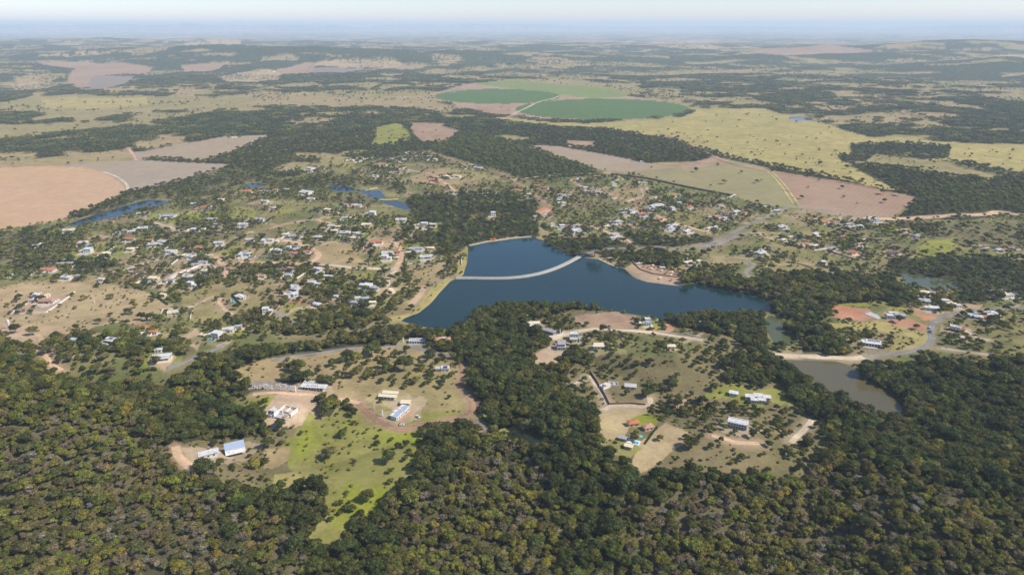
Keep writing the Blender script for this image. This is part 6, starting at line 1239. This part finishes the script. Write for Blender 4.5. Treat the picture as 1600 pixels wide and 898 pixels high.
# sports court, pool garden, rubble, plantations of rows
x, y = P1(1366, 493); t = empty('concrete_pad', (x, y, zat(x, y)), R(-62)); tag(t, 'pale grey concrete pad beside the red excavation', 'concrete pad')
for q in range(3):
    for r_ in range(2): MB().box(-9 + q * 6.05, -3.1 + q * 6.05, -5.5 + r_ * 5.6, -.05 + r_ * 5.6, -.8, .2).build('slab', MAT['conc'], t)
x, y = P1(990, 690); t = empty('swimming_pool', (x, y, zat(x, y)), R(-25)); tag(t, 'blue rectangular pool with pale paving in the walled garden', 'swimming pool'); MB().box(-5, 5, -3.2, 3.2, -.8, .14).build('coping', MAT['wallw'], t); MB().box(-1, 4.2, -2.2, 1.4, -.3, .2).build('water', MAT['pool'], t)
x, y = P1(998, 682); t = empty('pond_cover', (x, y, zat(x, y)), .2); tag(t, 'turquoise cover among shrubs in the walled garden', 'cover'); MB().box(-3, 3, -1.6, 1.6, -.5, .4).build('sheet', MAT['turq'], t)
x, y = P1(973, 687); t = empty('garden_shed', (x, y, zat(x, y)), -.4); tag(t, 'small grey shed left of the rectangular pool', 'shed'); volume(t, -2.6, 2.6, -1.6, 1.6, 2.3, 'conc', 'grey', 'gable', 1)
x, y = P1(982, 700); t = empty('garden_shed', (x, y, zat(x, y)), -.4); tag(t, 'small peach hut at the bottom corner of the pool garden', 'shed'); volume(t, -2.8, 2.8, -1.6, 1.6, 2.4, 'beige', 'cream', 'slab', 1)
m = MB(); g = random.Random(3)
for q in range(90):
    x, y = P1(388 + g.random() ** .8 * 72, 600 + g.random() * 8); s = g.uniform(.3, 1.0); z_ = zat(x, y); m.box(-s, s, -s * .6, s * .6, z_ - .4, z_ + s * .7, g.random() * 3, (x, y))
o = m.build('rubble', MAT['conc']); tag(o, 'heaps of pale rubble on the dark earth plot', kind='stuff')
# lakeside beach: kiosks, thatched parasols, low retaining wall, slides
bw = wall([(987,408),(1000,421),(1020,428),(1045,432),(1067,434)], 1.6, .6, 'brick', 'reddish retaining wall along the lakeside beach')
BE = [(1002,413),(1007,417),(1013,419),(1018,421),(1024,418),(1029,422),(1034,424),(1039,422),(1044,425),(1050,427),(1056,429),(1062,430),(1020,416),(1030,418),(1041,428),(1048,431),(1035,419),(1053,425),(1031,436),(1049,439)]
BI = []
for q, (px, py) in enumerate(BE):
    x, y = P1(px, py); t = empty('beach_parasol', (x, y, zat(x, y))); t['category'] = 'parasol'; t['group'] = 'thatched parasols on the lakeside beach'
    m = MB(); m.cyl(0, 0, .1, .1, -.5, 2.6, 6); m.build('pole', MAT['bark'], t); m = MB(); m.cyl(0, 0, 2.1, .15, 2.1, 3.3, 10); m.build('canopy', MAT['thatch' if q % 3 else 'cream'], t)
    BI.append([t, 'reddish thatched parasol' if q % 3 else 'cream parasol', 'lakeside beach', px])
unique_labels(BI)
for px, py, w_, mt, lab in ((997,414,5,'roofw','white kiosk at the left end of the beach'),(1006,411,4,'roofw','small white kiosk behind the first parasols'),(1035,420,6,'roofw','long white kiosk roof in the middle of the beach'),(1066,432,6,'solar','dark blue kiosk at the right end of the beach'),(1080,412,8,'terra2','orange-roofed restaurant behind the beach')):
    x, y = P1(px, py); t = empty('kiosk', (x, y, zat(x, y)), random.uniform(-.4, .2)); tag(t, lab, 'kiosk', 'beach kiosks'); volume(t, -w_ / 2, w_ / 2, -w_ * .3, w_ * .3, 2.5, 'beige', mt, 'slab', 1)
for px, py, lab in ((999,412,'turquoise water slide at the beach'),(1003,409,'second turquoise slide behind the kiosks')):
    x, y = P1(px, py); t = empty('water_slide', (x, y, zat(x, y)), random.uniform(0, 2)); tag(t, lab, 'water slide'); m = MB(); m.tube((-3, 0, 4), (0, .6, 2), .5, .5); m.tube((0, .6, 2), (3, 0, .3), .5, .5); m.build('chute', MAT['turq'], t)
    for c in ((-3.2, -.6), (-3.2, .6), (-2, 0)): MB().box(c[0] - .1, c[0] + .1, c[1] - .1, c[1] + .1, -.5, 4).build('post', MAT['white'], t)
for px, py, w_, d_, rt, mt, lab in ((953,403,16,6,-25,'sand','sand sports court on the lake promenade'),(964,407,9,4,-25,'turq','turquoise paved court on the promenade'),(972,409,9,4,-25,'wallw','pinkish white platform on the promenade')):
    x, y = P1(px, py); t = empty('sports_court', (x, y, zat(x, y)), R(rt)); tag(t, lab, 'sports court'); MB().box(-w_ / 2, w_ / 2, -d_ / 2, d_ / 2, -.8, .25).build('surface', MAT[mt], t); MB().box(-w_ / 2 - .4, w_ / 2 + .4, -d_ / 2 - .5, -d_ / 2 - .01, -.8, .7).build('kerb', MAT['brick'], t)
wall([(935,405),(952,413),(972,421)], .9, 3.0, 'pale', 'pale lake promenade edge with grassy bank', 'promenade', 'promenade')
wall([(733,384),(760,378.5),(800,373),(830,370)], 1.6, 4.0, 'pale', 'pale dam crest closing the teal basin', 'dam', 'dam')
wall([(571,299),(590,294)], 1.5, 5, 'yellow', 'short grassy dam between two small reservoirs', 'dam', 'dam'); wall([(590,312.5),(622,312)], 1.5, 5, 'yellow', 'grassy dam in front of the wooded reservoir', 'dam', 'dam')
wall([(721,397),(721,414)], 2.2, .8, 'white', 'short white wall on the left lake bank')
x, y = P1(770, 376); t = empty('boathouse', (x, y, zat(x, y)), .1); tag(t, 'small orange boathouse on the far dam crest', 'boathouse'); volume(t, -4, 4, -1.6, 1.6, 2.6, 'orange', 'orange', 'gable', 1)
# cars
def car(px, py, rot, mt, lab):
    x, y = P1(px, py); t = empty('parked_car', (x, y, zat(x, y) + .42), R(rot)); tag(t, lab, 'car', 'cars parked along the lanes')
    m = MB(); m.V = [(-2.1,-.9,.35),(2.1,-.9,.35),(2.1,.9,.35),(-2.1,.9,.35),(-2.1,-.88,.95),(2.1,-.88,.85),(2.1,.88,.85),(-2.1,.88,.95)]; m.F = [(0,3,2,1),(4,5,6,7),(0,1,5,4),(1,2,6,5),(2,3,7,6),(3,0,4,7)]; m.build('body', MAT[mt], t)
    m = MB(); m.V = [(-1.7,-.8,.95),(1.1,-.8,.9),(1.1,.8,.9),(-1.7,.8,.95),(-1.3,-.68,1.45),(.5,-.68,1.45),(.5,.68,1.45),(-1.3,.68,1.45)]; m.F = [(4,5,6,7),(0,1,5,4),(1,2,6,5),(2,3,7,6),(3,0,4,7)]; m.build('cabin', MAT['glass'], t); MB().box(-1.3, .5, -.66, .66, 1.453, 1.5).build('roof', MAT[mt], t)
    for a in (-1.3, 1.3):
        for b in (-.9, .9):
            m = MB(); m.tube((a, b - .1, .33), (a, b + .1, .33), .33, .33, 10); m.build('wheel', MAT['tyre'], t)
car(1453, 519, 80, 'carb', 'dark blue car on the bend of the right-hand road'); car(1452, 513, 78, 'carw', 'white car behind the dark blue one on the right-hand road'); car(653, 652, -40, 'carw', 'white van-like vehicle on red dirt near the solar-roofed house'); car(628, 664.5, 10, 'carw', 'white car at the curve of the red lane'); car(572, 392, 60, 'orange', 'orange car near the roundabout lane')
# ------------------------------------------------------------------ air
hz = MB(); hz.box(-62000, 62000, -9000, 62000, -30, 470); o = hz.build('haze', [], None) if False else None
me = bpy.data.meshes.new('haze'); me.from_pydata(hz.V, [], hz.F); o = bpy.data.objects.new('haze', me); col.objects.link(o)
hm = bpy.data.materials.new('haze'); hm.use_nodes = True; hn = hm.node_tree.nodes
hn.remove(hn['Principled BSDF']); pv = hn.new('ShaderNodeVolumePrincipled'); pv.inputs['Color'].default_value = (.73, .87, 1.0, 1); pv.inputs['Density'].default_value = 0.000062; pv.inputs['Anisotropy'].default_value = 0.0
hm.node_tree.links.new(pv.outputs[0], hn['Material Output'].inputs['Volume']); me.materials.append(hm); tag(o, 'bluish haze filling the valley air', kind='stuff')
